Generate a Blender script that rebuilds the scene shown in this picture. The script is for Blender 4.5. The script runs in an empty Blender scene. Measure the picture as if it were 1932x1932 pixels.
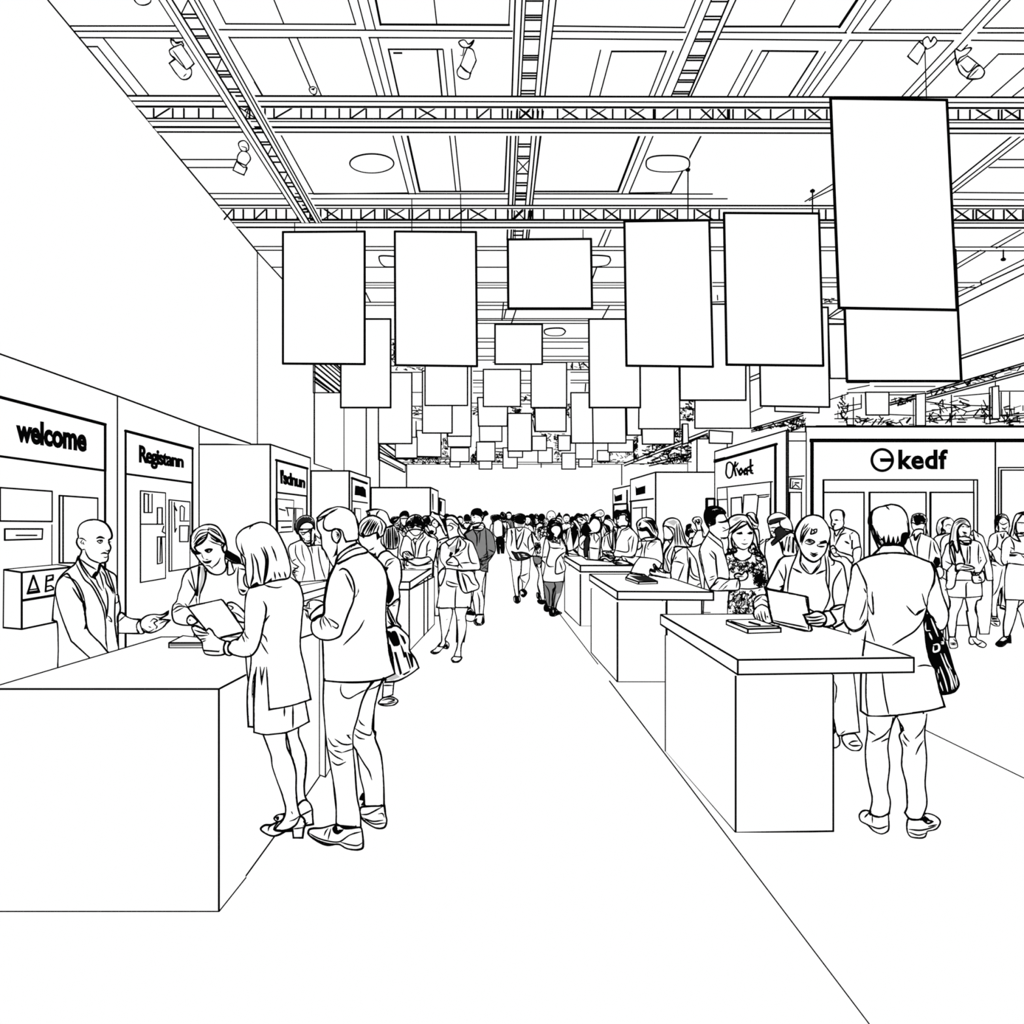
import bpy, math, random
import numpy as np
from mathutils import Vector
from mathutils.geometry import delaunay_2d_cdt
from mathutils.bvhtree import BVHTree

# ------------------------------------------------------------------ camera
FPX, CX, CY, EYE = 1500.0, 985.0, 1000.0, 1.62      # focal length in pixels, vanishing point, eye height (frame 1932 x 1932)
PEN = 1.08                                            # overall pen weight
sc = bpy.context.scene
COL = sc.collection
cam = bpy.data.cameras.new('camera')
cam.sensor_width = 36.0
cam.lens = 36.0 * FPX / 1932.0
cam.shift_x = (966.0 - CX) / 1932.0
cam.shift_y = (CY - 966.0) / 1932.0
cam.clip_start, cam.clip_end = 0.05, 200
cam_o = bpy.data.objects.new('camera', cam)
COL.objects.link(cam_o)
cam_o.location = (0, 0, EYE)
cam_o.rotation_euler = (math.pi / 2, 0, 0)
sc.camera = cam_o
sc.view_settings.view_transform = 'Standard'
sc.view_settings.look = 'None'
sc.view_settings.exposure = 0
sc.view_settings.gamma = 1

# ------------------------------------------------------------------ materials (flat, self-lit ink-drawing surfaces)
def flat(name, v, mottle=0.0):
    m = bpy.data.materials.new(name)
    m.use_nodes = True
    nt = m.node_tree
    nt.nodes.clear()
    out = nt.nodes.new('ShaderNodeOutputMaterial')
    em = nt.nodes.new('ShaderNodeEmission')
    em.inputs['Color'].default_value = (v, v, v, 1)
    if mottle:
        tc = nt.nodes.new('ShaderNodeTexCoord')
        nz = nt.nodes.new('ShaderNodeTexNoise')
        nz.inputs['Scale'].default_value = 9.0
        mr = nt.nodes.new('ShaderNodeMapRange')
        mr.inputs['To Min'].default_value = v * (1 - mottle)
        mr.inputs['To Max'].default_value = v * (1 + mottle)
        nt.links.new(tc.outputs['Object'], nz.inputs['Vector'])
        nt.links.new(nz.outputs['Fac'], mr.inputs['Value'])
        nt.links.new(mr.outputs['Result'], em.inputs['Color'])
    nt.links.new(em.outputs['Emission'], out.inputs['Surface'])
    try:
        m.cycles.emission_sampling = 'NONE'
    except Exception:
        pass
    return m

M = {'white': flat('white_surface', 1.0), 'ink': flat('black_ink', 0.0015), 'dark': flat('dark_grey', 0.018, 0.4),
     'grey': flat('mid_grey', 0.24, 0.12), 'pale': flat('pale_grey', 0.55, 0.1)}
MN = ['white', 'ink', 'dark', 'grey', 'pale']
w = bpy.data.worlds.new('world')
sc.world = w
w.use_nodes = True
w.node_tree.nodes['Background'].inputs['Color'].default_value = (1, 1, 1, 1)
w.node_tree.nodes['Background'].inputs['Strength'].default_value = 1.0

# ------------------------------------------------------------------ projection helpers
def P(px, py, d):
    return Vector(((px - CX) * d / FPX, d, EYE - (py - CY) * d / FPX))

def unp(px, py, pl):
    """a pixel to the point where its sight line meets a wall, floor or ceiling plane ('x'|'y'|'z', value)"""
    a, v = pl
    if a == 'y':
        return P(px, py, v)
    if a == 'z':
        return P(px, py, (EYE - v) * FPX / (py - CY))
    return P(px, py, v * FPX / (px - CX))

# ------------------------------------------------------------------ mesh builder
class MB:
    def __init__(s):
        s.v, s.f, s.m = [], [], []
    def add(s, vs, fs, mat):
        o = len(s.v)
        s.v += [tuple(q) for q in vs]
        k = MN.index(mat)
        for f in fs:
            s.f.append([i + o for i in f]); s.m.append(k)
    def tube(s, pts, rad, mat='ink', closed=False, n=6):
        """a round ink bead along a polyline, radius per point"""
        pts = [Vector(p) for p in pts]
        lw = PEN if mat == 'ink' else 1.0
        q, r = [], []
        for i, p in enumerate(pts):
            if not q or (p - q[-1]).length > 1e-5:
                q.append(p); r.append(lw * (rad[i] if hasattr(rad, '__len__') else rad))
        if closed and len(q) > 2 and (q[0] - q[-1]).length < 1e-5:
            q.pop(); r.pop()
        L = len(q)
        if L < 2:
            return
        vs, fs = [], []
        for i in range(L):
            a = q[i] - q[i - 1] if (i or closed) else q[1] - q[0]
            b = q[(i + 1) % L] - q[i] if (i < L - 1 or closed) else q[-1] - q[-2]
            a = a.normalized(); b = b.normalized()
            t = a + b
            if t.length < 0.05:
                t = b
            t.normalize()
            sc_ = 1.0 / max(0.62, t.dot(b))
            view = (q[i] - Vector((0, 0, EYE))).normalized()
            sd = t.cross(view)
            if sd.length < 1e-4:
                sd = t.cross(Vector((0.3, 0.2, 1)))
            sd.normalize()
            up = sd.cross(t).normalized()
            for k in range(n):
                c = 2 * math.pi * k / n
                vs.append(q[i] + sd * (math.cos(c) * r[i] * sc_) + up * (math.sin(c) * r[i]))
        for i in range(L if closed else L - 1):
            j = (i + 1) % L
            for k in range(n):
                k2 = (k + 1) % n
                fs.append((i * n + k, i * n + k2, j * n + k2, j * n + k))
        if not closed:
            fs.append(tuple(range(n - 1, -1, -1))); fs.append(tuple((L - 1) * n + k for k in range(n)))
        s.add(vs, fs, mat)
    def line(s, a, b, wpx, mat='ink', n=6):
        ext = (Vector(b) - Vector(a))
        if ext.length < 1e-6:
            return
        e = ext.normalized()
        a, b = Vector(a), Vector(b)
        ra, rb = wpx / 2 * abs(a.y) / FPX, wpx / 2 * abs(b.y) / FPX
        s.tube([a - e * ra * .6, b + e * rb * .6], [ra, rb], mat, n=n)
    def build(s, name, parent=None):
        me = bpy.data.meshes.new(name)
        me.from_pydata(s.v, [], s.f)
        for k in MN:
            me.materials.append(M[k])
        me.polygons.foreach_set('material_index', s.m)
        me.update()
        o = bpy.data.objects.new(name, me)
        COL.objects.link(o)
        if parent is not None:
            o.parent = parent
            o.matrix_parent_inverse = parent.matrix_world.inverted() if False else parent_inv(parent)
        return o

def parent_inv(p):
    from mathutils import Matrix
    return Matrix.Translation(-Vector(p.location))

def thing(name, label, cat, loc=(0, 0, 0), group=None):
    o = bpy.data.objects.new(name, None)
    o.empty_display_size = 0.1
    COL.objects.link(o)
    o.location = loc
    tag(o, label, cat, group)
    return o

def tag(o, label=None, cat=None, group=None, kind=None):
    if label:
        o['label'] = label
        if not 4 <= len(label.split()) <= 16:
            print('LABELLEN', len(label.split()), label)
    if cat: o['category'] = cat
    if group: o['group'] = group
    if kind: o['kind'] = kind
    return o

def struct(name, mb):
    return tag(mb.build(name), kind='structure')

# ------------------------------------------------------------------ traced curves
FR = {'Z': (0, 0, 1.0), 'A': (0, 960, 1932 / 330), 'B': (300, 970, 6.44), 'C': (560, 940, 6.44), 'D': (440, 1230, 1932 / 380),
      'E': (1540, 1160, 1932 / 440), 'F': (720, 950, 8.05), 'G': (790, 1060, 6.44), 'H': (920, 950, 1932 / 220),
      'I': (1100, 950, 6.9), 'J': (1240, 940, 1932 / 320), 'K': (1420, 950, 1932 / 260), 'L': (1692, 950, 6.9),
      'M': (1500, 790, 1932 / 432), 'N': (360, 800, 4.83), 'W': (0, 660, 4.83), 'R': (1130, 800, 4.83)}

def parse(t, fr='Z'):
    ox, oy, s = FR[fr]
    out = []
    for tok in t.split():
        fl = ''
        while tok[-1] in '!~':
            fl += tok[-1]; tok = tok[:-1]
        x, y = tok.split(',')
        out.append((ox + float(x) / s, oy + float(y) / s, '!' in fl, '~' in fl))
    return out

def curve(pts, closed, step):
    """Catmull-Rom through the points; '!' corners stay sharp. Returns samples and a per-sample ink flag"""
    n = len(pts)
    out, ink = [], []
    segs = n if closed else n - 1
    for i in range(segs):
        p1, p2 = pts[i], pts[(i + 1) % n]
        p0 = pts[i - 1] if (i or closed) else p1
        p3 = pts[(i + 2) % n] if (i + 2 < n or closed) else p2
        L = math.hypot(p2[0] - p1[0], p2[1] - p1[1])
        k = max(1, int(math.ceil(L / step)))
        def tan(a, b, c, sharp, other):
            if sharp:
                return other
            l1 = math.hypot(b[0] - a[0], b[1] - a[1]) + 1e-6
            l2 = math.hypot(c[0] - b[0], c[1] - b[1]) + 1e-6
            tx = ((b[0] - a[0]) / l1 * l2 + (c[0] - b[0]) / l2 * l1) / (l1 + l2)
            ty = ((b[1] - a[1]) / l1 * l2 + (c[1] - b[1]) / l2 * l1) / (l1 + l2)
            g = min(L, 1.7 * min(l1, l2))
            return (tx * g, ty * g)
        ch = (p2[0] - p1[0], p2[1] - p1[1])
        m1 = tan(p0, p1, p2, p1[2] or (not closed and i == 0), ch)
        m2 = tan(p1, p2, p3, p2[2] or (not closed and i == segs - 1), ch)
        for j in range(k):
            t = j / k
            a, b = 2 * t ** 3 - 3 * t * t + 1, t ** 3 - 2 * t * t + t
            c, e = -2 * t ** 3 + 3 * t * t, t ** 3 - t * t
            out.append((a * p1[0] + b * m1[0] + c * p2[0] + e * m2[0], a * p1[1] + b * m1[1] + c * p2[1] + e * m2[1]))
            ink.append(not p1[3])
    if not closed:
        out.append((pts[-1][0], pts[-1][1])); ink.append(True)
    return out, ink

def inside(x, y, poly):
    c = False
    j = len(poly) - 1
    for i in range(len(poly)):
        xi, yi = poly[i]; xj, yj = poly[j]
        if (yi > y) != (yj > y) and x < (xj - xi) * (y - yi) / (yj - yi) + xi:
            c = not c
        j = i
    return c

def triangulate(poly, st, maxn=420):
    xs = [p[0] for p in poly]; ys = [p[1] for p in poly]
    area = abs(sum(xs[i - 1] * ys[i] - xs[i] * ys[i - 1] for i in range(len(poly)))) / 2
    g = max(1.35 * st, math.sqrt(area / maxn), 0.4)
    P2 = np.array(poly)
    pts = [Vector(p) for p in poly]
    row = 0
    y = min(ys) + g * .5
    while y < max(ys):
        x = min(xs) + (g * .5 if row % 2 else 0)
        while x < max(xs):
            if inside(x, y, poly) and np.min((P2[:, 0] - x) ** 2 + (P2[:, 1] - y) ** 2) > (.55 * g) ** 2 * .8:
                pts.append(Vector((x, y)))
            x += g
        y += g * .87; row += 1
    n = len(poly)
    r = delaunay_2d_cdt(pts, [(i, (i + 1) % n) for i in range(n)], [], 1, 1e-4)
    V = [(v[0], v[1]) for v in r[0]]
    T = [tuple(f) for f in r[2] if len(f) == 3]
    return V, T

def inflate(V, T):
    """u solves lap(u) = -2 with u = 0 on the rim, so sqrt(u) is the height of a round solid with this outline"""
    n = len(V)
    ec = {}
    for t in T:
        for i in range(3):
            e = tuple(sorted((t[i], t[(i + 1) % 3])))
            ec[e] = ec.get(e, 0) + 1
    bd = np.zeros(n, bool)
    for (a, b), c in ec.items():
        if c == 1:
            bd[a] = bd[b] = True
    A = np.zeros((n, n)); rhs = np.zeros(n)
    X = np.array(V)
    for t in T:
        for i in range(3):
            a, b, c = t[i], t[(i + 1) % 3], t[(i + 2) % 3]
            u, v = X[a] - X[c], X[b] - X[c]
            cr = abs(u[0] * v[1] - u[1] * v[0]) + 1e-9
            cot = max(-3, min(8, float(u @ v) / cr)) / 2
            A[a, b] -= cot; A[b, a] -= cot; A[a, a] += cot; A[b, b] += cot
            rhs[c] += 2 * cr / 6
    I = np.where(~bd)[0]
    u = np.zeros(n)
    if len(I):
        S = A[np.ix_(I, I)] + np.eye(len(I)) * 1e-6
        u[I] = np.linalg.solve(S, rhs[I])
    return np.sqrt(np.maximum(u, 0)), bd

# ------------------------------------------------------------------ layered solids: people, clothes, bags
class Stack:
    """solid forms laid one over another at distance d; each new form rests on the ones under it"""
    def __init__(s, d, w=3.4, k=0.8, cap=0.10, rnd=1):
        s.d, s.w, s.k, s.cap = d, w, k, cap
        s.bv = []
        s.rng = random.Random(rnd)
        s.mpp = d / FPX
        s.zmin = 0.0
    def top(s, x, y):
        z = None
        for b in s.bv:
            h = b.ray_cast(Vector((x, y, 1e3)), Vector((0, 0, -1)))
            if h[0] is not None and (z is None or h[0].z > z):
                z = h[0].z
        return z
    def pos(s, x, y, z):
        return P(x, y, s.d - z * 1.0)
    def blob(s, mb, pts, mat='white', wpx=None, k=None, rim=True):
        wpx = s.w if wpx is None else wpx
        xs = [p[0] for p in pts]; ys = [p[1] for p in pts]
        per = sum(math.hypot(xs[i] - xs[i - 1], ys[i] - ys[i - 1]) for i in range(len(pts)))
        st = max(0.7, min(5.0, per / 95))
        poly, ink = curve(pts, True, st)
        V, T = triangulate(poly, st)
        if not T:
            return
        hp, bd = inflate(V, T)
        kk = s.k if k is None else k
        base = []
        eps = 0.35 * s.mpp + 0.0015
        for x, y in V:
            b = s.top(x, y)
            base.append(b)
        any_under = sum(b is not None for b in base) > 0.15 * len(base)
        th = .5 if any_under else 1.0
        fr, bk = [], []
        zs = []
        for i, (x, y) in enumerate(V):
            h = s.cap * math.tanh(kk * th * hp[i] * s.mpp / s.cap)
            b = base[i] if base[i] is not None else s.zmin
            b = max(b, s.zmin) + eps * (1 if base[i] is not None else .3)
            zs.append(b + h)
            fr.append(s.pos(x, y, b + h))
            bk.append(s.pos(x, y, (b - .25 * h - eps) if base[i] is not None else s.zmin - h))
        n = len(V)
        vs = list(fr); idx = {}
        for i in range(n):
            if bd[i]:
                idx[i] = i
            else:
                idx[i] = len(vs); vs.append(bk[i])
        fs = [t for t in T] + [(idx[t[2]], idx[t[1]], idx[t[0]]) for t in T]
        mb.add(vs, fs, mat)
        s.bv.append(BVHTree.FromPolygons([Vector((V[i][0], V[i][1], zs[i])) for i in range(n)], T))
        if rim:
            r = wpx / 2 * s.mpp
            run = []
            N = len(poly)
            def zat(x, y):
                t = s.top_prev(x, y)
                return (max(t, s.zmin) + eps if t is not None else s.zmin) + r * .5
            allink = all(ink)
            seq = list(range(N))
            if not allink:
                st0 = next(i for i in range(N) if not ink[i])
                seq = [(st0 + 1 + q) % N for q in range(N)]
            P3 = [s.pos(poly[i][0], poly[i][1], zat(*poly[i])) for i in range(N)]
            if allink:
                rr = [r * (1 + .16 * math.sin(i * .23 + s.rng.random())) for i in range(N)]
                mb.tube(P3, rr, closed=True, n=5)
            else:
                for i in seq:
                    if ink[i]:
                        if not run:
                            run.append(i)
                        run.append((i + 1) % N)
                    elif run:
                        s.brush(mb, [P3[q] for q in run], r); run = []
                if run:
                    s.brush(mb, [P3[q] for q in run], r)
    def top_prev(s, x, y):
        last = s.bv.pop()
        z = s.top(x, y)
        s.bv.append(last)
        return z
    def brush(s, mb, p3, r, mat='ink'):
        """pen stroke with pointed ends"""
        L = len(p3)
        cum = [0.0]
        for i in range(1, L):
            cum.append(cum[-1] + (Vector(p3[i]) - Vector(p3[i - 1])).length)
        tl = max(1e-6, min(7 * r, cum[-1] * .4))
        rr = [r * (.42 + .58 * min(1, c / tl, (cum[-1] - c) / tl)) for c in cum]
        mb.tube(p3, rr, mat, n=5)
    def stroke(s, mb, pts, wpx=None, mat='ink'):
        wpx = s.w * .8 if wpx is None else wpx
        c, _ = curve(pts, False, max(.8, min(4.0, 3.0)))
        r = wpx / 2 * s.mpp
        lz, p3 = 0.0, []
        for x, y in c:
            t = s.top(x, y)
            lz = t if t is not None else lz
            p3.append(s.pos(x, y, lz + r * .35))
        s.brush(mb, p3, r, mat)
    def fill(s, mb, pts, mat='ink'):
        xs = [p[0] for p in pts]; ys = [p[1] for p in pts]
        per = sum(math.hypot(xs[i] - xs[i - 1], ys[i] - ys[i - 1]) for i in range(len(pts)))
        if len(pts) <= 5:
            pts = [(p[0], p[1], True, False) for p in pts]
        poly, _ = curve(pts, True, max(.5, min(3.0, per / 50)))
        V, T = triangulate(poly, max(.5, min(3.0, per / 50)), 220)
        lz, vs = 0.0, []
        e = .5 * s.mpp + .002
        for x, y in V:
            t = s.top(x, y)
            lz = t if t is not None else lz
            vs.append(s.pos(x, y, lz + e))
        mb.add(vs, [t for t in T], mat)
    def scatter(s, mb, pts, n, wpx, mat='ink', size=9):
        """a printed pattern: n little crossing curls inside an outline"""
        poly, _ = curve(pts, True, 4)
        xs = [p[0] for p in poly]; ys = [p[1] for p in poly]
        c = 0
        for _ in range(n * 6):
            x, y = s.rng.uniform(min(xs), max(xs)), s.rng.uniform(min(ys), max(ys))
            if not inside(x, y, poly):
                continue
            a = s.rng.uniform(0, 6.28)
            q = []
            for j in range(4):
                if not inside(x, y, poly):
                    break
                q.append((x, y, False, False))
                x += math.cos(a) * size / 3; y += math.sin(a) * size / 3
                a += s.rng.uniform(-1.1, 1.1)
            if len(q) > 1:
                s.stroke(mb, q, wpx, mat); c += 1
            if c >= n:
                break

def cast(label, fr, d, text, w=3.4, cat='person', name='person', group=None, k=0.8, cap=0.10):
    """one person (and what the person holds) from a traced drawing.
    = part [mat]   new part | o outline | b outline without ink rim | -[w] stroke | # black fill | @ dark grey | % grey | & pale | w white stroke | v n w pattern
    ^ h  bring the next forms h metres nearer   x  rest no longer on the earlier forms
    + name|label|category   a held thing of its own | < back to the person | > F  change tracing frame"""
    S = Stack(d, w, k, cap, int(d * 100) + len(text))
    lines = [l.strip() for l in text.strip().split('\n') if l.strip()]
    # where the person stands
    f0 = fr
    xs, low = [], 0
    for l in lines:
        if l[0] == '>':
            f0 = l[1:].strip()
        elif l[0] in 'ob':
            q = parse(l[1:], f0)
            xs += [p[0] for p in q]
            low = max(low, max(p[1] for p in q))
    fl = CY + EYE * FPX / d - 1.5          # nothing reaches below the floor
    raw = parse
    part = None
    def trace(t, f):
        return [(x, fl if (part == 'body' and y > low - 1) else min(y, CY + EYE * FPX / (d - S.zmin) - 1.5), a, b) for x, y, a, b in raw(t, f)]
    gx = (min(xs) + max(xs)) / 2
    base = Vector(((gx - CX) * d / FPX, d, 0))
    main = thing(name, label, cat, base, group)
    root, mb, mat = main, None, 'white'
    def flush():
        if mb is not None and mb.v:
            mb.build(part, root)
    for l in lines:
        c, rest = l[0], l[1:].strip()
        if c == '>':
            fr = rest
        elif c == '=':
            flush()
            q = rest.split()
            part, mat, mb = q[0], (q[1] if len(q) > 1 else 'white'), MB()
        elif c == '+':
            flush(); mb = None
            a, b, e = [t.strip() for t in rest.split('|')]
            root = thing(a, b, e, base)
        elif c == 'x':
            S.bv = []
        elif c == '^':
            S.zmin = float(rest)
        elif c == '<':
            flush(); mb = None
            root = main
        elif c == 'o':
            S.blob(mb, trace(rest, fr), mat)
        elif c == 'b':
            S.blob(mb, trace(rest, fr), mat, rim=False)
        elif c in '-w':
            h, _, t = l[1:].partition(' ')
            S.stroke(mb, trace(t, fr), float(h) if h else None, 'ink' if c == '-' else 'white')
        elif c == '#':
            S.fill(mb, trace(rest, fr), 'ink')
        elif c == '@':
            S.fill(mb, trace(rest, fr), 'dark')
        elif c == '%':
            S.fill(mb, trace(rest, fr), 'grey')
        elif c == '&':
            S.fill(mb, trace(rest, fr), 'pale')
        elif c == 'v':
            n, ww, t = rest.split(' ', 2)
            S.scatter(mb, trace(t, fr), int(n), float(ww))
    flush()
    return main
# ------------------------------------------------------------------ solids with inked edges
def edge_lines(mb, loops, wpx):
    for lp in loops:
        for i in range(len(lp)):
            mb.line(lp[i], lp[(i + 1) % len(lp)], wpx)

def slab(mb, front, back, wpx=3, mat='white', back_ink=True, side_ink=True, wf=None):
    """closed solid between two matching polygons, all edges inked"""
    n = len(front)
    vs = list(front) + list(back)
    fs = [tuple(range(n)), tuple(range(2 * n - 1, n - 1, -1))] + [(i, n + i, n + (i + 1) % n, (i + 1) % n) for i in range(n)]
    mb.add(vs, fs, mat)
    if wpx:
        edge_lines(mb, [front], wf or wpx)
        if back_ink:
            edge_lines(mb, [back], wpx)
        if side_ink:
            for i in range(n):
                mb.line(front[i], back[i], wpx)

NRM = {'y': Vector((0, 1, 0)), 'x': None, 'z': None}
def away(pl, th):
    a, v = pl
    if a == 'y': return Vector((0, th, 0))
    if a == 'x': return Vector((th if v > 0 else -th, 0, 0))
    return Vector((0, 0, th if v > EYE else -th))

def nearer(pl, off):
    """the same plane moved off metres toward the viewer's side"""
    a, v = pl
    if a == 'y': return (a, v - off)
    if a == 'x': return (a, v - off if v > 0 else v + off)
    return (a, v - off if v > EYE else v + off)

def px(t):
    return [tuple(float(q) for q in p.split(',')) for p in t.split()]

def board(mb, t, pl, th=.02, wpx=3, mat='white', off=0.0, back_ink=True):
    """flat board: pixel corners on a plane, thickness going away from the viewer, off = how far it stands proud"""
    f = [unp(x, y, nearer(pl, off)) for x, y in px(t)]
    b = [p + away(pl, th) for p in f]
    slab(mb, f, b, wpx, mat, back_ink=back_ink, side_ink=back_ink)
    return f

def seams(mb, t, pl, wpx=2.2, off=.006, mat='ink'):
    """inked seams on a plane: 'x,y x,y; x,y x,y x,y; ...'  (';3.5:' sets a width)"""
    for part in t.split(';'):
        part = part.strip()
        if not part:
            continue
        ww = wpx
        if ':' in part:
            h, part = part.split(':')
            ww = float(h)
        q = [unp(x, y, nearer(pl, off)) for x, y in px(part)]
        for a, b in zip(q[:-1], q[1:]):
            mb.line(a, b, ww, mat)

def word(mb, text, quad, pl, off=.02, bold=.012, mat='ink', th=.012, space=1.0, wpx=2.4):
    """raised lettering: the word's box is mapped onto four pixel corners (tl tr br bl) on a plane"""
    cu = bpy.data.curves.new('word', 'FONT')
    cu.body = text
    cu.offset = bold
    cu.space_character = space
    cu.resolution_u = 4
    ob = bpy.data.objects.new('word', cu)
    COL.objects.link(ob)
    dg = bpy.context.evaluated_depsgraph_get()
    me = bpy.data.meshes.new_from_object(ob.evaluated_get(dg))
    co = [v.co.copy() for v in me.vertices]
    fs = [list(p.vertices) for p in me.polygons]
    bpy.data.objects.remove(ob)
    x0, x1 = min(c.x for c in co), max(c.x for c in co)
    y0, y1 = min(c.y for c in co), max(c.y for c in co)
    tl, tr, br, bl = px(quad)
    vs = []
    for c in co:
        u, v = (c.x - x0) / (x1 - x0), (c.y - y0) / (y1 - y0)
        t = (tl[0] + (tr[0] - tl[0]) * u, tl[1] + (tr[1] - tl[1]) * u)
        b = (bl[0] + (br[0] - bl[0]) * u, bl[1] + (br[1] - bl[1]) * u)
        vs.append(unp(b[0] + (t[0] - b[0]) * v, b[1] + (t[1] - b[1]) * v, nearer(pl, off)))
    mb.add(vs, fs, mat)
    ec = {}
    for f in fs:
        for i in range(len(f)):
            e = tuple(sorted((f[i], f[(i + 1) % len(f)])))
            ec[e] = ec.get(e, 0) + 1
    for (a, b), c in ec.items():                # inked rim makes the letters bold
        if c == 1:
            mb.line(vs[a], vs[b], wpx, n=4)
    bpy.data.meshes.remove(me)

def blot(mb, t, pl, off=.02, mat='ink'):
    q = [unp(x, y, nearer(pl, off)) for x, y in px(t)]
    mb.add(q, [tuple(range(len(q)))], mat)

def scribble(mb, t, pl, n, wpx=1.8, size=12, seed=1, off=0.0):
    rng = random.Random(seed)
    poly = px(t)
    xs = [p[0] for p in poly]; ys = [p[1] for p in poly]
    c = k = 0
    while c < n and k < n * 30:
        k += 1
        x, y = rng.uniform(min(xs), max(xs)), rng.uniform(min(ys), max(ys))
        a = rng.choice([0, .3, -.3, .9, -.9, 1.57, rng.uniform(0, 3.1)])
        L = size * rng.uniform(.5, 1.2)
        x2, y2 = x + math.cos(a) * L, y + math.sin(a) * L
        if inside(x, y, poly) and inside(x2, y2, poly):
            mb.line(unp(x, y, pl) + away(pl, -off), unp(x2, y2, pl) + away(pl, -off), wpx * rng.uniform(.7, 1.5), n=4)
            c += 1

# ------------------------------------------------------------------ floor, walls, ceiling
H = 6.2
mb = MB()
mb.add([(-9, -1.5, 0), (14, -1.5, 0), (14, 40, 0), (-9, 40, 0)], [(0, 1, 2, 3)], 'white')
seams(mb, "2.2: 1150,1285 1245,1410; 2.2: 1245,1410 1640,1932; 1.8: 1745,1377 1932,1468; 1.6: 1048,1148 1128,1253; 2.6: 463,1654 518,1578; 2.4: 573,1508 604,1463", ('z', 0), off=.004)
struct('floor', mb)

mb = MB()
c0 = [unp(20, -84, ('z', H)), unp(90, 0, ('z', H)), unp(485, 475, ('z', H)), unp(533, 527, ('z', H))]
far = unp(640, 655, ('z', H))
back = 34.0
mb.add([(-9, -1.5, H), (14, -1.5, H), (14, 36, H), (-9, 36, H)], [(3, 2, 1, 0)], 'white')
CE = ('z', H)
seams(mb, """132,49 330,49; 140,59 337,59; 150,71 345,72; 426,45 671,46; 407,56 690,57; 434,71 680,71; 403,0 426,45; 517,0 535,44;
657,0 671,46; 675,0 690,57; 694,0 708,55; 4:709,0 718,46; 3.5:717,46 961,47; 962,0 960,46; 690,57 967,59; 696,71 966,72; 819,0 824,45;
545,72 592,180; 561,72 607,182; 680,72 712,183; 697,71 727,183; 713,72 740,183; 3:733,93 753,183; 2.6:733,93 835,93; 3:825,94 834,183;
836,94 845,183; 852,93 860,183; 3:743,100 758,100; 432,70 496,181; 480,155 495,181; 195,72 281,180; 184,88 258,180; 164,88 184,88;
340,301 447,301; 351,316 440,316; 394,365 1344,366; 400,375 1372,375; 527,249 592,366; 740,250 771,366; 756,250 784,366;
3.8:768,251 792,361; 3.2:792,361 952,361; 3:957,251 952,361; 3.4:768,251 957,251; 848,252 860,360; 858,252 869,360; 592,366 771,364;
3.6:1021,251 1208,251; 3:1021,251 1007,361; 3.4:1007,361 1166,361; 4:1208,251 1166,361; 1220,251 1173,366; 1234,252 1187,364;
1187,364 1266,363; 2.8:1325,252 1266,364; 1043,49 1291,52; 1041,59 1300,61; 1039,73 1291,75; 1312,0 1291,52; 3.2:1367,50 1584,50;
1360,61 1597,62; 1355,74 1588,76; 1500,0 1473,49; 5:1617,0 1584,50; 1634,0 1594,62; 1652,0 1607,62; 1681,0 1640,56; 1640,56 1815,56;
1607,62 1813,63; 1603,76 1799,77; 1868,0 1815,57; 1887,0 1806,90; 1906,0 1855,52; 1855,53 1932,53; 1845,62 1932,62; 1833,76 1932,77;
1588,76 1512,185; 1603,76 1525,184; 1628,77 1550,184; 3:1543,97 1487,184; 1557,98 1502,184; 3:1438,96 1543,97; 1450,98 1402,184;
1437,97 1390,183; 1419,95 1372,183; 3:1154,97 1257,97; 1154,97 1131,183; 1257,97 1224,183; 1133,95 1112,183; 1270,97 1234,183;
1799,77 1700,184; 1806,90 1715,184; 1825,85 1730,184; 1884,102 1801,184; 1884,102 1932,102; 1932,128 1868,184; 1932,165 1908,184;
2.8:1915,252 1795,348; 1932,252 1796,358; 1932,262 1796,366; 1885,301 1932,301; 1866,316 1932,316; 1800,363 1932,364; 1800,376 1932,377;
480,465 1900,466; 480,472 1900,473; 512,504 1180,504; 690,533 1180,533; 1.4:690,538 1180,538; 690,543 1180,543; 690,570 1184,570;
690,576 1184,576; 860,584 1184,584; 860,601 1184,601; 860,604 1184,605; 860,610 1184,610; 860,638 1184,638; 860,645 1184,645;
860,657 1100,657; 860,672 1184,672; 860,679 1184,679; 1144,430 1129,464; 1154,430 1140,464; 690,552 699,570; 1126,504 1117,528;
1150,576 1137,600; 1345,533 1366,533; 1345,540 1366,540; 1550,524 1580,524; 1550,533 1580,533; 1550,541 1580,541;
1932,430 1870,465; 1932,438 1880,468; 1850,472 1803,500; 1858,475 1803,508; 1570,348 1519,380; 1571,357 1527,378;
1870,466 1932,466; 1868,473 1932,473; 2.4:1850,530 1932,489; 3:1852,537 1932,500; 2.4:1850,530 1852,537; 2.8:1804,562 1852,537; 2:1806,551 1838,538; 1805,533 1850,533; 1805,542 1843,542; 893,700 912,700; 893,717 912,717; 893,722 912,722; 1.4:893,730 912,730; 893,741 912,741; 889,760 903,760; 983,700 1001,700; 983,717 1001,717; 983,723 1001,723; 983,741 1001,741; 983,754 1001,754; 983,762 1001,762; 1077,702 1112,702; 1077,717 1112,717; 1077,722 1112,722; 1077,741 1112,741; 1105,724 1104,738; 886,688 886,700; 872,683 872,692; 880,683 880,692; 930,683 934,683; 1070,683 1111,683; 3:1070,697 1112,697; 1080,683 1080,697; 1092,683 1096,697; 1100,684 1111,695; 779,702 802,702; 779,740 798,740; 2.6:779,766 797,766; 2.6:779,774 797,774; 2.6:779,780 797,780; 779,788 797,790; 738,690 745,690; 738,670 744,671; 738,650 744,651; 738,640 744,640; 965,610 974,583; 951,600 955,583; 947,604 950,570; 1026,690 1027,700""", CE, 2.3)
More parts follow.
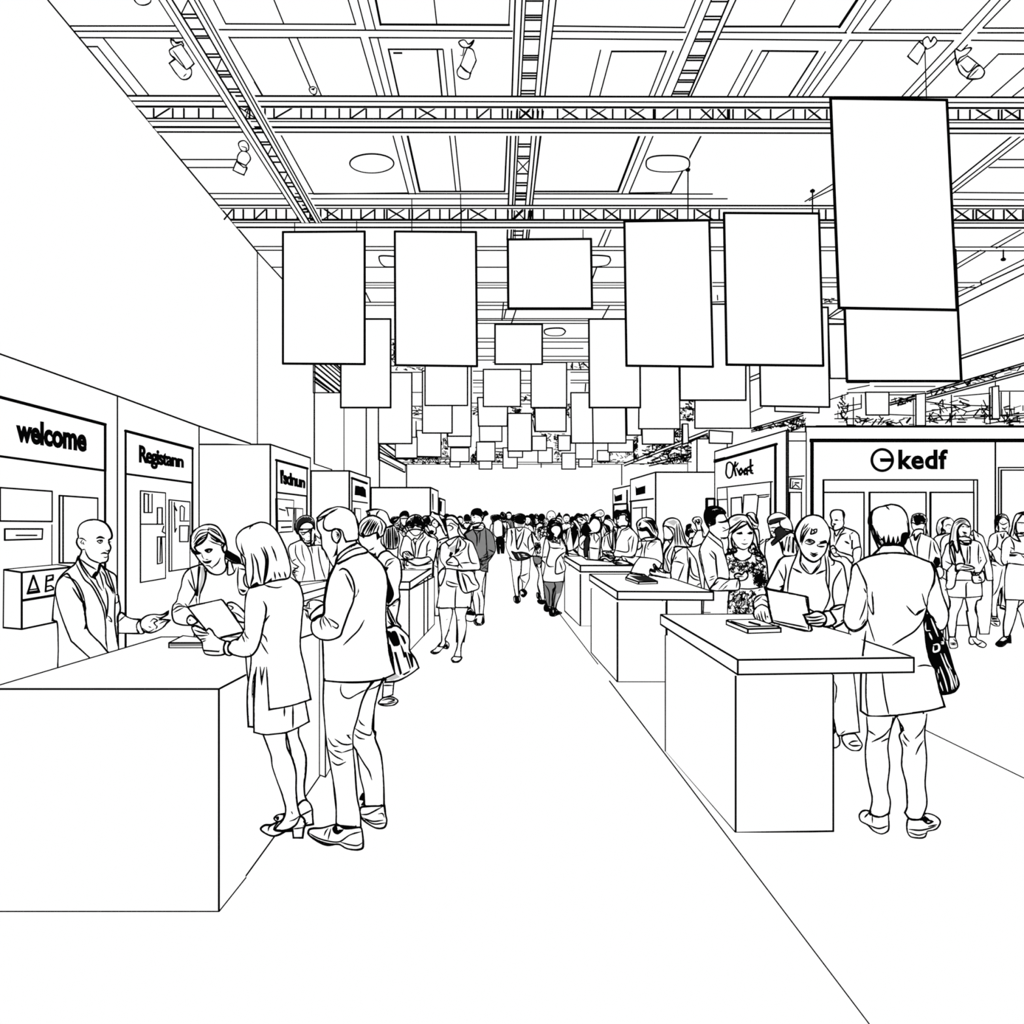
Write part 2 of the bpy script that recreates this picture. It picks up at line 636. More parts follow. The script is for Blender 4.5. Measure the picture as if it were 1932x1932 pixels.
for k_, (n_, q_) in enumerate(((14, '889,765 902,765 902,786 889,786'), (26, '960,767 986,767 986,780 960,780'), (22, '1004,766 1010,766 1010,788 1004,788'), (20, '1068,760 1078,760 1078,788 1068,788'), (12, '983,744 1001,744 1001,760 983,760'), (10, '1076,684 1111,684 1111,696 1076,696'), (14, '738,640 745,640 745,695 738,695'), (12, '745,692 800,692 800,698 745,698'), (10, '779,766 797,766 797,790 779,790'), (16, '1283,757 1309,757 1309,790 1283,790'))):
    scribble(mb, q_, CE, n_, 1.5, 6, 50 + k_, .01)
struct('ceiling', mb)

# left wall, tall and blank, with its ceiling edge
mb = MB()
LW = [(unp(20, -84, CE)), unp(90, 0, CE), unp(485, 475, CE)]
vs, fs = [], []
for p in LW:
    vs += [p, Vector((p.x, p.y, 0))]
mb.add(vs, [(0, 1, 3, 2), (2, 3, 5, 4)], 'white')
mb.line(LW[0], LW[1], 4.2); mb.line(LW[1], LW[2], 4.2)
mb.line(LW[2], Vector((LW[2].x, LW[2].y, 0)), 3)
struct('wall_left', mb)
xw = LW[2].x
pts = [unp(485, 475, CE), unp(533, 527, CE)]
mb = MB()
e = pts[1]
q = e + (e - pts[0]) * 8.5
mb.add([pts[0], q, (q.x, q.y, 0), (pts[0].x, pts[0].y, 0)], [(0, 1, 2, 3)], 'white')
mb.line(pts[0], q, 3.6)
WX = ('x', -4.33)
seams(mb, "2.6: 593,600 593,875; 2: 593,875 626,886; 1.6: 649,600 649,887; 2.4: 691,700 691,897; 2.4: 716,838 716,918; 2.4: 767,876 767,918", WX, off=.06)
struct('wall_left_far', mb)
for nm, lab, t, lines in (('louvre_panel_1', 'slatted louvre panel high on the left wall', "594,640 646,640 643,741 594,741",
            "3:594,690 640,728; 2.4:600,660 643,700; 3:594,680 643,722; 2.4:594,672 643,713; 3.4:594,712 630,740; 2.4:594,664 643,705; 3:605,660 643,696; 3:615,655 643,682; 4:594,702 641,739; 2.4:594,715 622,735; 3.4:594,720 620,739; 2:628,660 643,672"),
           ('louvre_panel_2', 'small slatted louvre panel beside the back wall', "716,838 745,838 745,866 764,876 764,891 716,867",
            "3:716,840 745,862; 2.4:716,846 745,866; 3.4:728,838 745,850; 3:716,853 766,878; 2:716,862 760,886")):
    mb = MB()
    board(mb, t, WX, .03, 2.2, off=.1)
    seams(mb, lines, WX, 2.2, off=.11)
    struct(nm, mb)  # slatted louvre panels standing just off the left wall, built as structure

mb = MB()
BW = ('y', back)
f = board(mb, "640,875 1400,875 1400,1090 640,1090", BW, .3, 0)
mb.line(f[0], f[1], 1.6)
seams(mb, "2: 1173,875 1173,915", BW, off=.02)
struct('wall_back', mb)

# right wall, seen high up between the banners and the roof trusses
RW = ('x', 8.9)
mb = MB()
a, b = unp(1932, 513, RW), unp(1808, 575, RW)
dirv = (b - a)
p0, p1 = a - dirv * 5, b + dirv * 2.2
mb.add([p0, p1, (p1.x, p1.y, 0), (p0.x, p0.y, 0)], [(0, 1, 2, 3)], 'white')
inn = Vector((-.06, 0, -.06))
mb.line(p0 + inn, p1 + inn, 2.6)
seams(mb, "2.4: 1808,575 1815,718; 2.2: 1812,671 1960,622; 3: 1813,677 1960,628", RW, off=.03)
struct('wall_right', mb)

# ------------------------------------------------------------------ trusses
def bar(mb, a, b, c, e, pl, wpx, wpx2=None, th=.05):
    """flat chord between two pixel lines a-b and c-e on a plane"""
    f = [unp(*a, pl), unp(*b, pl), unp(*e, pl), unp(*c, pl)]
    k = [p + away(pl, th) for p in f]
    slab(mb, f, k, 0)
    mb.line(f[0], f[1], wpx)
    mb.line(f[2], f[3], wpx2 or wpx)

def cross_truss(label, d, rows, x0, x1, dy, web, segs, th=.06):
    t = thing('ceiling_truss', label, 'truss', P((x0[0] + x1) / 2, rows[0][0], d))
    for (ya, yb, wa, wb) in rows:
        mb = MB()
        xa, xb = x0[1](ya), x0[1](yb)
        bar(mb, (xa, ya), (x1, ya + dy), (xb, yb), (x1, yb + dy), ('y', d), wa, wb, th)
        mb.build('chord', t)
    ya, yb = web
    def member(a, b, ww):
        mb = MB(); mb.line(a, b, ww); mb.build('web_bar', t)
    for s_ in segs.split(';'):
        q = s_.split()
        ww = 2.4
        x = [float(v) for v in q[1].split(',')]
        f0 = lambda X: dy * (X - x0[0]) / (x1 - x0[0])
        pl = ('y', d + .03)
        U = lambda X, Y: unp(X, Y + f0(X), pl)
        if q[0] == 'v':
            for X in x:
                member(U(X, ya), U(X, yb), 3)
        elif q[0] == 'd':
            for X0, X1 in zip(x[::2], x[1::2]):
                member(U(X0, yb), U(X1, ya), 2.6)
        elif q[0] == 'x':
            for X0, X1 in zip(x[::2], x[1::2]):
                member(U(X0, yb), U(X1, ya), 2); member(U(X0, ya), U(X1, yb), 3)
    return t
edge_x = lambda y: 90 + (y / 475.0) * 395
cross_truss('long white lattice truss crossing the ceiling nearest the viewer, behind the tallest right banner', 7.45,
    [(181, 191, 3.4, 2.6), (191, 201, 2.6, 3.4), (223.5, 229, 3, 2.2), (229, 240, 2.2, 4), (240, 249, 3, 2.6)], (245, edge_x), 1960, 3, (201, 223.5),
    "v 290,326,347,375,402,442,471,484,500,517,568,588,614,640,661,691,717,759,784,841,858,881,900,926,948,958,976,1005,1014,1023,1052,1107,1156,1180,1233,1236,1278,1302,1345,1373,1376,1383,1406,1454,1497,1519,1560,1808,1830,1884,1890,1924;"
    "d 290,325,517,555,661,693,730,762,899,926,980,1003,1248,1277,1462,1497,446,470;x 787,825,1058,1092,1112,1147,1185,1219,1320,1344,1352,1372,1408,1437,1522,1550,1838,1873,1892,1926,445,471,978,1004")
cross_truss('second lattice truss across the ceiling, from which the two left large banners hang', 9.8,
    [(387.5, 393, 3, 2), (414, 416, 2.6, 1.6), (416, 420, 1.6, 2.4), (420, 429, 2.4, 3)], (400, edge_x), 1960, 1, (393, 414),
    "v 441,459,480,503,521,540,561,585,596,605,618,645,663,681,707,725,730,772,778,810,830,848,870,883,935,958,966,990,1000,1005,1026,1064,1082,1095,1139,1170,1189,1198,1240,1245,1278,1310,1340,1357,1545,1558,1836,1842,1874,1894,1930;"
    "d 423,440,481,503,680,710,783,812,850,880,966,988,1205,1228;x 610,640,731,765,885,920,566,584,1097,1127,1140,1168,1246,1278,1312,1345,1800,1830,1842,1872,1897,1920")

def long_truss(label, z, lines, y0, y1, rungs, lad, widths, th=.05):
    """ladder truss running away from the viewer, hung below the ceiling"""
    pl = ('z', z)
    X = lambda i, y: lines[i][0] + (lines[i][1] - lines[i][0]) * (y - 0) / (lines[i][2])
    t = thing('ceiling_truss', label, 'truss', unp(X(0, y0), y0, pl))
    n = len(lines)
    for i, j in ((0, 1), (1, lad[0]), (lad[1], lad[1] + 1), (lad[1] + 1, n - 1)):
        if i >= n - 1 or j >= n or i == j:
            continue
        mb = MB()
        bar(mb, (X(i, y0), y0), (X(i, y1), y1), (X(j, y0), y0), (X(j, y1), y1), pl, widths[i], widths[j], th)
        mb.build('chord', t)
    def member(a, b, ww):
        mb = MB(); mb.line(a, b, ww); mb.build('rung', t)
    for r in rungs.split():
        if r[0] == 'x':
            ya, yb = [float(v) for v in r[1:].split('-')]
            member(unp(X(lad[0], ya), ya, pl), unp(X(lad[1], yb), yb, pl), 2)
            member(unp(X(lad[0], yb), yb, pl), unp(X(lad[1], ya), ya, pl), 2)
        elif r[0] == '/':
            ya, yb = [float(v) for v in r[1:].split('-')]
            member(unp(X(lad[0], yb), yb, pl), unp(X(lad[1], ya), ya, pl), 2)
        else:
            y = float(r)
            member(unp(X(lad[0], y), y, pl), unp(X(lad[1], y), y, pl), 2.6)
long_truss('ladder truss along the ceiling nearest the left wall, running away from the viewer', 5.27,
    [(300, 549, 390), (314, 557, 390), (325, 566, 390), (355, 578, 390), (367, 585, 390), (375, 590, 390)], -60, 420,
    "-30 -24 27 34 55 68 72 102 108 134 141 145 168 174 243 250 268 273 295 306 325 345 352 372 380 400 /0-27 /110-134 /276-292 /328-342 x201-224 201 224 395 412", (2, 3), (2.4, 2.6, 3, 3, 2.6, 2.4))
long_truss('middle ladder truss along the ceiling above the aisle', 5.72,
    [(972, 957, 450), (985, 964, 450), (992, 968, 450), (1025, 986, 450), (1036, 993, 450), (1049, 997, 450)], -60, 452,
    "-20 -14 2 29 33 38 59 69 74 105 109 113 138 143 148 171 177 247 252 272 277 295 299 328 345 350 364 370 377 436 444 x202-225 x302-326 x394-414", (2, 3), (3, 2.8, 2.4, 2.4, 2.8, 2.8))
long_truss('ladder truss along the ceiling right of the aisle, ending at the near cross truss', 5.72,
    [(1326, 1247, 185), (1342, 1265, 185), (1375, 1297, 185), (1388, 1302, 185)], -60, 200,
    "-30 -24 3 31 37 60 74 78 105 109 114 133 138 151 155 173 177", (1, 2), (2.4, 2.6, 3, 3))

# dense roof trusses above the right-hand booths
def roof_truss(label, pl, chords, polys, posts='', extra='', cat='truss'):
    t = thing('roof_truss', label, cat, unp(*px(chords.split(';')[0].split(':')[1])[0], pl))
    for c in chords.split(';'):
        ww, c = c.split(':')
        q = px(c)
        mb = MB()
        bar(mb, q[0], q[1], q[2], q[3], pl, float(ww), float(ww), .06)
        mb.build('chord', t)
    mb = MB()
    for i, pp in enumerate(polys.split(';')):
        n, s_, q = pp.strip().split(' ', 2)
        scribble(mb, q, pl, int(int(n) * 2.3), 1.7 if pl[1] < 25 else 1.15, float(s_), seed=i + len(label), off=.01)
    if extra:
        seams(mb, extra, pl, 2, off=.01)
    tag(mb.build('lattice', t), kind='stuff')
    for pst in posts.split(';'):
        if pst.strip():
            mb = MB()
            board(mb, pst, pl, .08, 2.4, off=.03)
            mb.build('post', t)
    return t
roof_truss('busy lattice roof truss rising toward the upper right, above the large right-hand booth', ('y', 13.95),
    "2.8:1680,760 1725,748 1680,764 1725,752;2.8:1749,739 1942,682 1749,743 1942,686;2.6:1749,750 1942,697 1749,754 1942,702",
    "16 12 1750,740 1932,685 1932,697 1750,750;10 12 1680,752 1728,742 1728,756 1680,770;22 16 1748,757 1870,745 1870,800 1748,800;10 12 1580,745 1600,745 1600,800 1580,800;14 14 1575,785 1730,785 1730,804 1575,804;14 12 1872,720 1884,720 1886,800 1872,800;10 16 1890,765 1932,765 1932,803 1890,803",
    "1728,744 1746,742 1746,803 1728,803;1872,730 1884,728 1886,790 1872,790",
    "1598,741 1745,739; 1650,729 1764,729; 1678,745 1745,745; 1678,782 1725,784; 1598,722 1640,722; 1600,735 1640,727; 1748,758 1795,764 1825,777 1870,769; 1795,764 1868,766; 1748,777 1795,768; 1748,785 1870,783; 1748,795 1932,780; 1795,745 1795,803; 1868,745 1868,800; 1889,740 1889,785; 1905,740 1905,785; 1889,785 1932,784; 1860,800 1932,788; 1575,790 1640,790; 3:1540,804 1932,804; 1886,738 1932,738; 1610,750 1610,803; 1625,745 1625,770; 1585,768 1625,762; 1575,782 1625,770; 1800,748 1868,742; 1598,795 1598,804; 1675,795 1675,804; 1880,796 1932,796")
roof_truss('long lattice roof truss slanting down to the back wall, above the right-hand row of booths', ('y', 19.0),
    "2.4:1178,874 1335,812 1178,879 1335,818;2.4:1225,874 1372,841 1225,879 1372,846;2.4:1418,808 1515,780 1418,812 1515,784",
    "26 11 1195,873 1330,820 1365,838 1240,868;34 10 1215,870 1314,845 1314,877 1205,876;18 12 1420,806 1510,786 1510,800 1425,814;20 9 1485,800 1520,785 1520,814 1485,816;12 9 1285,750 1310,750 1310,795 1285,795;10 9 1270,810 1290,808 1290,835 1270,835;10 9 1195,840 1204,825 1204,870 1197,870;14 9 1205,850 1240,835 1270,835 1220,862",
    "1288,800 1298,800 1299,835 1288,838",
    "1283,756 1310,756; 1283,770 1310,771; 1283,792 1310,792; 1230,868 1260,855 1260,866 1232,872; 1262,850 1285,842 1285,860 1265,866; 1300,832 1335,821 1336,836 1300,846; 1418,815 1480,800; 1196,838 1196,872")
roof_truss('low lattice roof truss along the top of the back wall, left half', ('y', 33.0),
    "2:745,863 848,863 745,866 848,866;1.4:760,872 1062,872 760,876 1062,876",
    "26 7 750,863 850,862 850,876 765,876;14 6 833,824 848,826 848,862 833,860;22 6 887,862 900,840 900,876 888,876;10 6 936,856 948,852 948,874 936,874;16 6 985,766 1005,766 1005,780 985,780;16 6 960,768 985,768 985,779 960,779;14 5 890,765 900,765 901,780 890,782;16 6 1004,815 1070,818 1070,832 1030,835;16 5 1068,762 1078,762 1078,790 1068,790;10 5 1045,850 1060,850 1060,872 1045,872",
    "", "936,846 949,846; 936,852 949,853; 936,858 949,858; 936,863 949,864; 980,768 980,779; 1005,790 1009,815; 690,600 700,600; 779,766 795,766; 779,774 795,774; 779,780 795,780; 779,790 795,792; 785,795 785,860; 738,690 744,700; 738,650 744,650; 738,670 744,670; 738,640 744,640; 1035,872 1092,872; 1021,875 1021,882")
roof_truss('low lattice roof truss along the top of the back wall, right half', ('y', 33.2),
    "1.4:1062,872 1182,872 1062,876 1182,876",
    "16 6 1120,865 1180,868 1180,874 1120,874;12 6 1150,845 1196,853 1196,864 1150,866;10 5 1196,822 1204,822 1204,845 1196,845;20 6 1075,680 1112,680 1112,696 1075,696;12 5 1044,820 1056,820 1056,850 1044,850",
    "", "1077,702 1112,702; 1077,717 1112,717; 1077,722 1112,722; 1077,741 1112,741; 893,700 912,700; 893,717 912,717; 893,722 912,722; 893,740 912,740; 983,700 1001,700; 983,717 1001,717; 983,723 1001,723; 983,741 1001,741; 983,754 1001,754")
# slanting beams far right
roof_truss('slanting roof beam behind the leaning banners on the right', ('y', 15.5),
    "2.4:1564,596 1582,582 1564,600 1590,585;2.6:1564,601 1592,603 1564,611 1592,611;2.4:1415,712 1432,705 1415,719 1432,713", "3 8 1552,560 1580,560 1580,575 1552,575", "", "1553,564 1580,567; 1553,573 1580,573; 1416,778 1438,769; 1566,754 1600,743; 1345,552 1356,551; 1353,548 1354,566; 1345,570 1366,569; 1340,533 1366,533; 1285,756 1310,756")

# ------------------------------------------------------------------ ceiling fittings
def oval(label, t, cat='ceiling light', z=H):
    mb = MB()
    if t[0] == 'e':
        cx, cy, rx, ry, n = [float(v) for v in t[1:].split(',')]
        sg = lambda v: math.copysign(abs(v) ** (2 / n), v)
        pts = [(cx + rx * sg(math.cos(i * math.pi / 24)), cy + ry * sg(math.sin(i * math.pi / 24))) for i in range(48)]
    else:
        pts, _ = curve(parse(t), True, 5)
    pl = ('z', z)
    f = [unp(x, y, pl) + Vector((0, 0, -.05)) for x, y in pts]
    b = [p + Vector((0, 0, .05)) for p in f]
    slab(mb, f, b, 0)
    mb.tube(f, [2.6 / 2 * p.y / FPX for p in f], closed=True)
    tag(mb.build('ceiling_light'), label, cat)
oval('round flush ceiling light between the left and middle ladder trusses', "e701.5,300.5,41.5,18,2")
oval('oval flush ceiling light right of the aisle above the tall banners', "e1260,301,41,15.5,2.8")
oval('small flush ceiling light half hidden left of the second large banner', "715,479 760,479! 760,497! 724,496 718,490")
oval('small flush ceiling light half hidden right of the square banner', "1100,480 1150,479 1152,485 1147,493 1100,494")
oval('small flush ceiling light above the small square banner', "1027,619 1035,616 1062,616 1067,621 1062,627 1035,628 1028,625")

cast('black-outlined ceiling spotlight clamped beside the left ladder truss, aimed down right', 'Z', 6.4, """
= clamp
o 323,75 332,80 343,80 346,86 335,90 325,84
- 326,72 333,82 346,77
= lamp_body
o 320,96 326,91 342,84! 366,120! 352,132! 330,111 321,101
- 326,95 352,131
-2.4 322,103 331,111 320,119
= lens
o 320,120! 331,111! 352,132! 359,129 360,142 352,149 343,149 335,141
-2 346,145 352,139
""", 3, 'spotlight', 'spotlight')
cast('ceiling spotlight hanging left of the middle ladder truss, aimed down left', 'Z', 6.6, """
= clamp
o 866,80 876,76 884,84 894,76 886,88 872,88
-2 876,86 872,105 868,104
= lamp_body
o 882,90! 891,94 898,114! 887,139! 869,124!
= lens
o 869,124! 887,139! 884,148 878,149 864,142 863,135
- 870,126 878,134 887,139
""", 3, 'spotlight', 'spotlight')
cast('ceiling spotlight against the left wall under the near cross truss, aimed down', 'Z', 8.4, """
= clamp
o 451,270 461,266 468,274 468,283 458,285 452,278
-2 455,276 465,280 462,288
= lamp_body
o 456,286 466,288 472,298 464,312! 448,304! 449,295
= lens
o 447,304! 460,316 465,316 460,330! 440,321!
- 447,306 460,317
""", 3, 'spotlight', 'spotlight')
cast('square-bodied ceiling spotlight above the tallest leaning banner, aimed down left', 'Z', 6.5, """
= clamp
o 1742,76 1750,70 1756,80 1762,70 1767,76 1758,88 1748,92
= lamp_body
o 1734,79! 1747,91! 1731,121! 1713,106!
- 1736,79 1746,90
""", 3, 'spotlight', 'spotlight')
cast('round ceiling spotlight at the upper right, aimed down right', 'Z', 6.5, """
= clamp
o 1803,93 1812,97 1822,92 1832,91 1824,102 1810,110 1805,122 1804,112
= lamp_body
o 1806,121! 1825,106! 1848,124! 1826,148! 1812,136
- 1812,122 1826,136 1842,120
= lens
o 1826,148 1848,124 1857,136 1852,146 1838,149
- 1830,146 1846,130
""", 3, 'spotlight', 'spotlight')
cast('ceiling spotlight cut off by the top edge above the left wall', 'Z', 6.0, """
= lamp_body
o 250,-14! 284,-14! 283,4 276,8 262,8 256,3
""", 3, 'spotlight', 'spotlight')
cast('tiny clamp fitting on a ceiling bar left of the aisle', 'Z', 7.6, """
= clamp
o 584,167 592,164 597,167 594,178 588,176
# 585,168 595,165 592,171
""", 2.4, 'clamp', 'ceiling_clamp')
for lab, a, b, d in (('thin rod with a round end hanging over the tall banner right of the aisle', (1298, 321), (1298, 412), 9.4),
                     ('thin rod with a flat end hanging over the second tall banner right of the aisle', (1533, 361), (1533, 400), 8.9),
                     ('short hook hanging from the ceiling at the far right', (1893, 472), (1893, 490), 12.5)):
    t = thing('hanging_rod', lab, 'rod', P(*b, d))
    mb = MB(); mb.line(P(*a, d), P(*b, d), 2.4); mb.build('rod', t)
    mb = MB()
    e = a if 'hook' not in lab else b
    r_ = 3.5 * d / FPX
    mb.tube([P(e[0] - 4, e[1], d), P(e[0], e[1] - 1, d), P(e[0] + 4, e[1], d)], [r_ * .6, r_, r_ * .6]); mb.build('end_stop', t)

# ------------------------------------------------------------------ hanging banners
def banner(label, t, d, wpx, wires='', group=None, th=.025):
    q = px(t)
    f = [P(x, y, d) for x, y in q]
    root = thing('hanging_banner', label, 'banner', (f[0] + f[1]) / 2, group)
    mb = MB()
    slab(mb, f, [p + Vector((0, th, 0)) for p in f], wpx * .92, back_ink=False, side_ink=False)
    mb.build('panel', root)
    for wv in wires.split(';'):
        if wv.strip():
            a = px(wv)
            mb = MB(); mb.line(P(*a[0], d), P(*a[1], d), 1.8); mb.build('wire', root)
    return root
BIG = [
 ("large blank white portrait banner, leftmost of the big hanging ones", "534,438 688,437 688,687 534,686", 9.6, 4.4, "556,422 556,438;673,418 673,438"),
 ("large blank white portrait banner, second of the big hanging ones from the left", "745,437 898,438 900,691 746,689", 9.6, 4.4, "777,375 777,438;869,366 870,438"),
 ("blank white landscape banner hanging over the middle of the aisle", "958,452 1115,451 1117,582 959,582", 10.2, 4.6, "972,432 972,452;1100,432 1100,452"),
 ("large blank white portrait banner, just right of the square one over the aisle", "1178,418 1338,416 1345,692 1182,690", 9.3, 4.6, "1298,330 1298,416"),
 ("large blank white portrait banner, second right of the square one over the aisle", "1366,402 1545,403 1553,690 1371,688", 8.8, 4.8, "1533,365 1533,402"),
 ("tallest and nearest blank banner, leaning at the upper right", "1567,186 1786,189 1805,585 1583,581", 6.2, 5.5, "1745,90 1748,188"),
 ("wide blank banner showing below the tallest leaning one", "1590,470 1802,472 1813,719 1598,719", 7.6, 5.0, ""),
 ("blank portrait banner hanging behind and below the leftmost big one", "643,602 737,602 737,769 643,769", 13.0, 3.6, ""),
 ("blank portrait banner behind the left edge of the first tall right banner", "1111,602 1207,602 1208,769 1112,769", 12.5, 3.6, ""),
 ("small blank square banner directly below the large one over the middle of the aisle", "934,612 1023,612 1023,687 934,687", 13.5, 3.4, ""),
 ("blank banner hanging behind the gap between the two tall right banners", "1282,574 1407,574 1407,755 1283,755", 11.5, 3.4, ""),
 ("blank banner hanging behind the lower right corner of the second tall right banner", "1432,580 1562,580 1565,768 1435,766", 10.6, 3.6, ""),
 ("blank banner behind the left edge of the wide right one", "1563,612 1640,612 1640,714 1566,714", 11.8, 3.0, ""),
]
for a in BIG:
    banner(*a)
SMALL = [  # corners, distance
 ("714,703 777,703 777,837 714,837", 16), ("802,690 882,690 882,765 802,765", 14), ("797,700 853,700 853,817 797,817", 17), ("912,697 982,697 982,767 912,767", 15.5),
 ("1002,684 1069,684 1069,769 1002,769", 15), ("1206,688 1281,688 1283,809 1205,809", 14), ("1311,690 1414,690 1416,808 1311,808", 13), ("1118,768 1180,768 1181,836 1119,836", 17),
 ("1077,741 1130,741 1130,836 1078,836", 18), ("1009,770 1068,770 1068,814 1010,814", 17.5), ("958,780 1003,780 1003,851 958,851", 18), ("901,750 958,750 957,804 903,804", 17),
 ("904,790 947,790 947,833 905,833", 19), ("843,690 889,690 889,823 845,823", 18), ("843,810 889,810 888,843 845,843", 19.5), ("850,845 885,845 885,871 850,871", 22),
 ("899,834 934,834 934,870 899,870", 21), ("849,866 868,866 868,881 849,881", 25), ("904,866 928,866 928,885 904,885", 25), ("949,845 976,845 976,883 949,883", 24),
 ("959,845 986,845 986,863 959,863", 22), ("1004,823 1031,823 1031,850 1004,850", 20), ("1053,822 1076,822 1076,850 1053,850", 21), ("1015,845 1042,845 1042,873 1015,873", 23),
 ("1060,855 1086,855 1086,885 1060,885", 25), ("1086,830 1119,830 1119,866 1086,866", 22), ("1092,860 1117,860 1117,881 1092,881", 25), ("1127,850 1150,850 1150,870 1127,870", 24),
 ("1147,830 1195,830 1195,853 1147,853", 21), ("1182,760 1210,760 1210,821 1183,821", 16.5), ("1211,800 1272,800 1272,838 1212,838", 17), ("1338,812 1382,815 1381,837 1338,836", 16),
 ("1462,760 1545,762 1545,779 1462,776", 13.5), ("1633,740 1677,740 1677,783 1634,783", 13.6), ("786,812 832,814 832,862 787,861", 20), ("746,825 787,825 787,864 746,864", 19)]
SL = ["second in the cluster below the leftmost big banner", "tucked under the second large banner", "below the lower left corner of the second large banner", "squarish, below the small square banner over the aisle",
 "right of the squarish one over the aisle", "below the first tall right banner", "lower one below the gap between the two tall right banners", "below the portrait banner right of the aisle",
 "narrow, just left of the portrait banner right of the aisle", "landscape, right of the aisle's narrow tall one", "narrow tall one over the aisle in the third row", "squarish, under the left side of the aisle's middle banner",
 "lower left of the narrow tall one over the aisle", "plain, under the right edge of the second large banner", "low wide strip under the plain one left of the aisle", "tiny, lowest but one on the left of the cluster",
 "tiny square, low above the crowd left of the aisle", "tiny, lowest at the left end of the back wall top", "tiny, hanging lowest in front of the back wall left of centre", "tiny, hanging lowest in front of the back wall at centre",
 "tiny strip above the lowest central one", "tiny, right of the narrow tall one over the aisle", "tiny, under the landscape one right of the aisle", "tiny square above the centre of the back wall",
 "tiny, hanging lowest in front of the back wall right of centre", "small, low, left of the end of the slanting roof truss", "tiny low strip on the back wall's upper edge", "tiny, beside the low end of the slanting roof truss",
 "small wide strip above the end of the slanting roof truss", "narrow strip left of the banner below the first tall right one", "wide strip under the banner below the first tall right one", "small, above the row of right booths against the roof truss",
 "low strip under the second tall right banner's neighbour", "small, squared, under the wide right banner in front of the roof truss", "small, left of the cluster beside the louvre panel", "small, far left low one beside the small louvre panel"]
for (t, d), lab in zip(SMALL, SL):
    banner('blank hanging banner, ' + lab, t, d, 2.8 if d < 19 else 2.4)
# ------------------------------------------------------------------ booths
def floor_y(d):
    return CY + EYE * FPX / d

def block(name, label, cat, x0, x1, d0, d1, z0, z1, wpx=3, parent=None, part=None):
    """closed box with all edges inked, as a thing (part=None) or a part"""
    f = [Vector((x0, d0, z1)), Vector((x1, d0, z1)), Vector((x1, d0, z0)), Vector((x0, d0, z0))]
    mb = MB()
    slab(mb, f, [p + Vector((0, d1 - d0, 0)) for p in f], wpx)
    return mb

def one(root, part, fn, label=None):
    mb = MB(); fn(mb)
    o = mb.build(part, root)
    if label: o['label'] = label
    return o

# --- left row: the long fascia with two sign panels
LX = ('x', -3.5)
def side_wall(label, top, pl, depth, z0=0.0, wpx=3.2, mids=''):
    """booth wall on a plane running away from the viewer; top = two pixels of its upper edge"""
    (xa, ya), (xb, yb) = px(top)
    A, B = unp(xa, ya, pl), unp(xb, yb, pl)
    root = thing('exhibition_booth', label, 'booth', ((A.x + B.x) / 2, (A.y + B.y) / 2, 0))
    mb = MB()
    f = [A, B, Vector((B.x, B.y, z0)), Vector((A.x, A.y, z0))]
    slab(mb, f, [p + away(pl, depth) for p in f], wpx)
    if mids: seams(mb, mids, pl, 2.6, off=.01)
    mb.build('wall_panel', root)
    return root
b = side_wall('left booth with the black Welcome sign over two posters', "-120,625 221,747", LX, .6)
one(b, 'sign_board', lambda m: (board(m, "-100,723 198,800 198,888 -100,847", LX, .02, 0, off=.03),
    seams(m, "5.6:-100,723 198,801; 5:198,800 198,888; 4.2:198,888 -100,847", LX, off=.035)))
one(b, 'lettering', lambda m: word(m, 'welcome', "31,789 163,808 163,853 31,833", LX, off=.05, bold=.035, wpx=1.2))
one(b, 'frame_post', lambda m: (board(m, "193,888 200,888 200,1250 193,1250", LX, .03, 0, off=.035), seams(m, "4.4:198,888 198,1250", LX, off=.04)))
one(b, 'poster', lambda m: board(m, "0,920 98,927 98,984 0,983", LX, .02, 3, off=.02, back_ink=False))
one(b, 'poster', lambda m: (board(m, "112,935 184,940 184,1062 112,1062", LX, .02, 3, off=.02, back_ink=False), seams(m, "2.6:119,936 119,1062", LX, off=.035)))
one(b, 'plaque', lambda m: (board(m, "9,998 80,998 79,1017 9,1019", LX, .02, 3, off=.02, back_ink=False), seams(m, "2.6:31,1010 69,1010", LX, off=.035)))
one(b, 'wall_seam', lambda m: seams(m, "1.8:98,990 98,1066", LX, off=.015))
b2 = side_wall('left booth with the Registration sign, second from the viewer', "221,747 375,804", LX, .6)
one(b2, 'sign_board', lambda m: (board(m, "238,815 362,847 362,910 238,894", LX, .02, 0, off=.03),
    seams(m, "5:237,813 363,846; 3.6:237,894 363,911; 3.6:363,846 363,1040; 3.6:237,813 237,1250", LX, off=.035)))
one(b2, 'lettering', lambda m: word(m, 'Registann', "263,840 346,860 346,889 263,882", LX, off=.05, bold=.02, space=.88, wpx=1.6))
one(b2, 'poster', lambda m: (board(m, "265,926 312,930 312,1091 265,1099", LX, .02, 2.4, off=.02, back_ink=False),
    seams(m, "2.2:272,931 281,933; 2.6:272,932 272,967; 2.4:280,933 280,967; 2:287,932 287,967; 2.2:272,967 287,967; 2.4:297,958 297,988; 2.4:306,959 306,988; 2.2:297,958 306,958; 2.4:266,989 308,989; 2.2:309,993 306,1003 311,1006; 2.4:297,1013 312,1013; 2.2:297,1013 297,1064; 2:303,1015 302,1060; 2.2:297,1064 306,1062 305,1015", LX, off=.035)))
one(b2, 'poster', lambda m: (board(m, "319,943 358,947 358,1072 319,1078", LX, .02, 2.4, off=.02, back_ink=False),
    seams(m, "1.8:324,946 324,1077; 2:329,948 330,1004 333,997; 3:329,955 333,963; 2:340,956 343,954 348,958 347,981; 2:340,956 340,983; 2:340,983 356,983; 2.2:339,992 356,992 355,1022 339,1022 339,992", LX, off=.035)))
b2t = thing('fascia_beam', 'thin fascia beam running on from the left booths above the third booth', 'beam', unp(420, 820, LX))
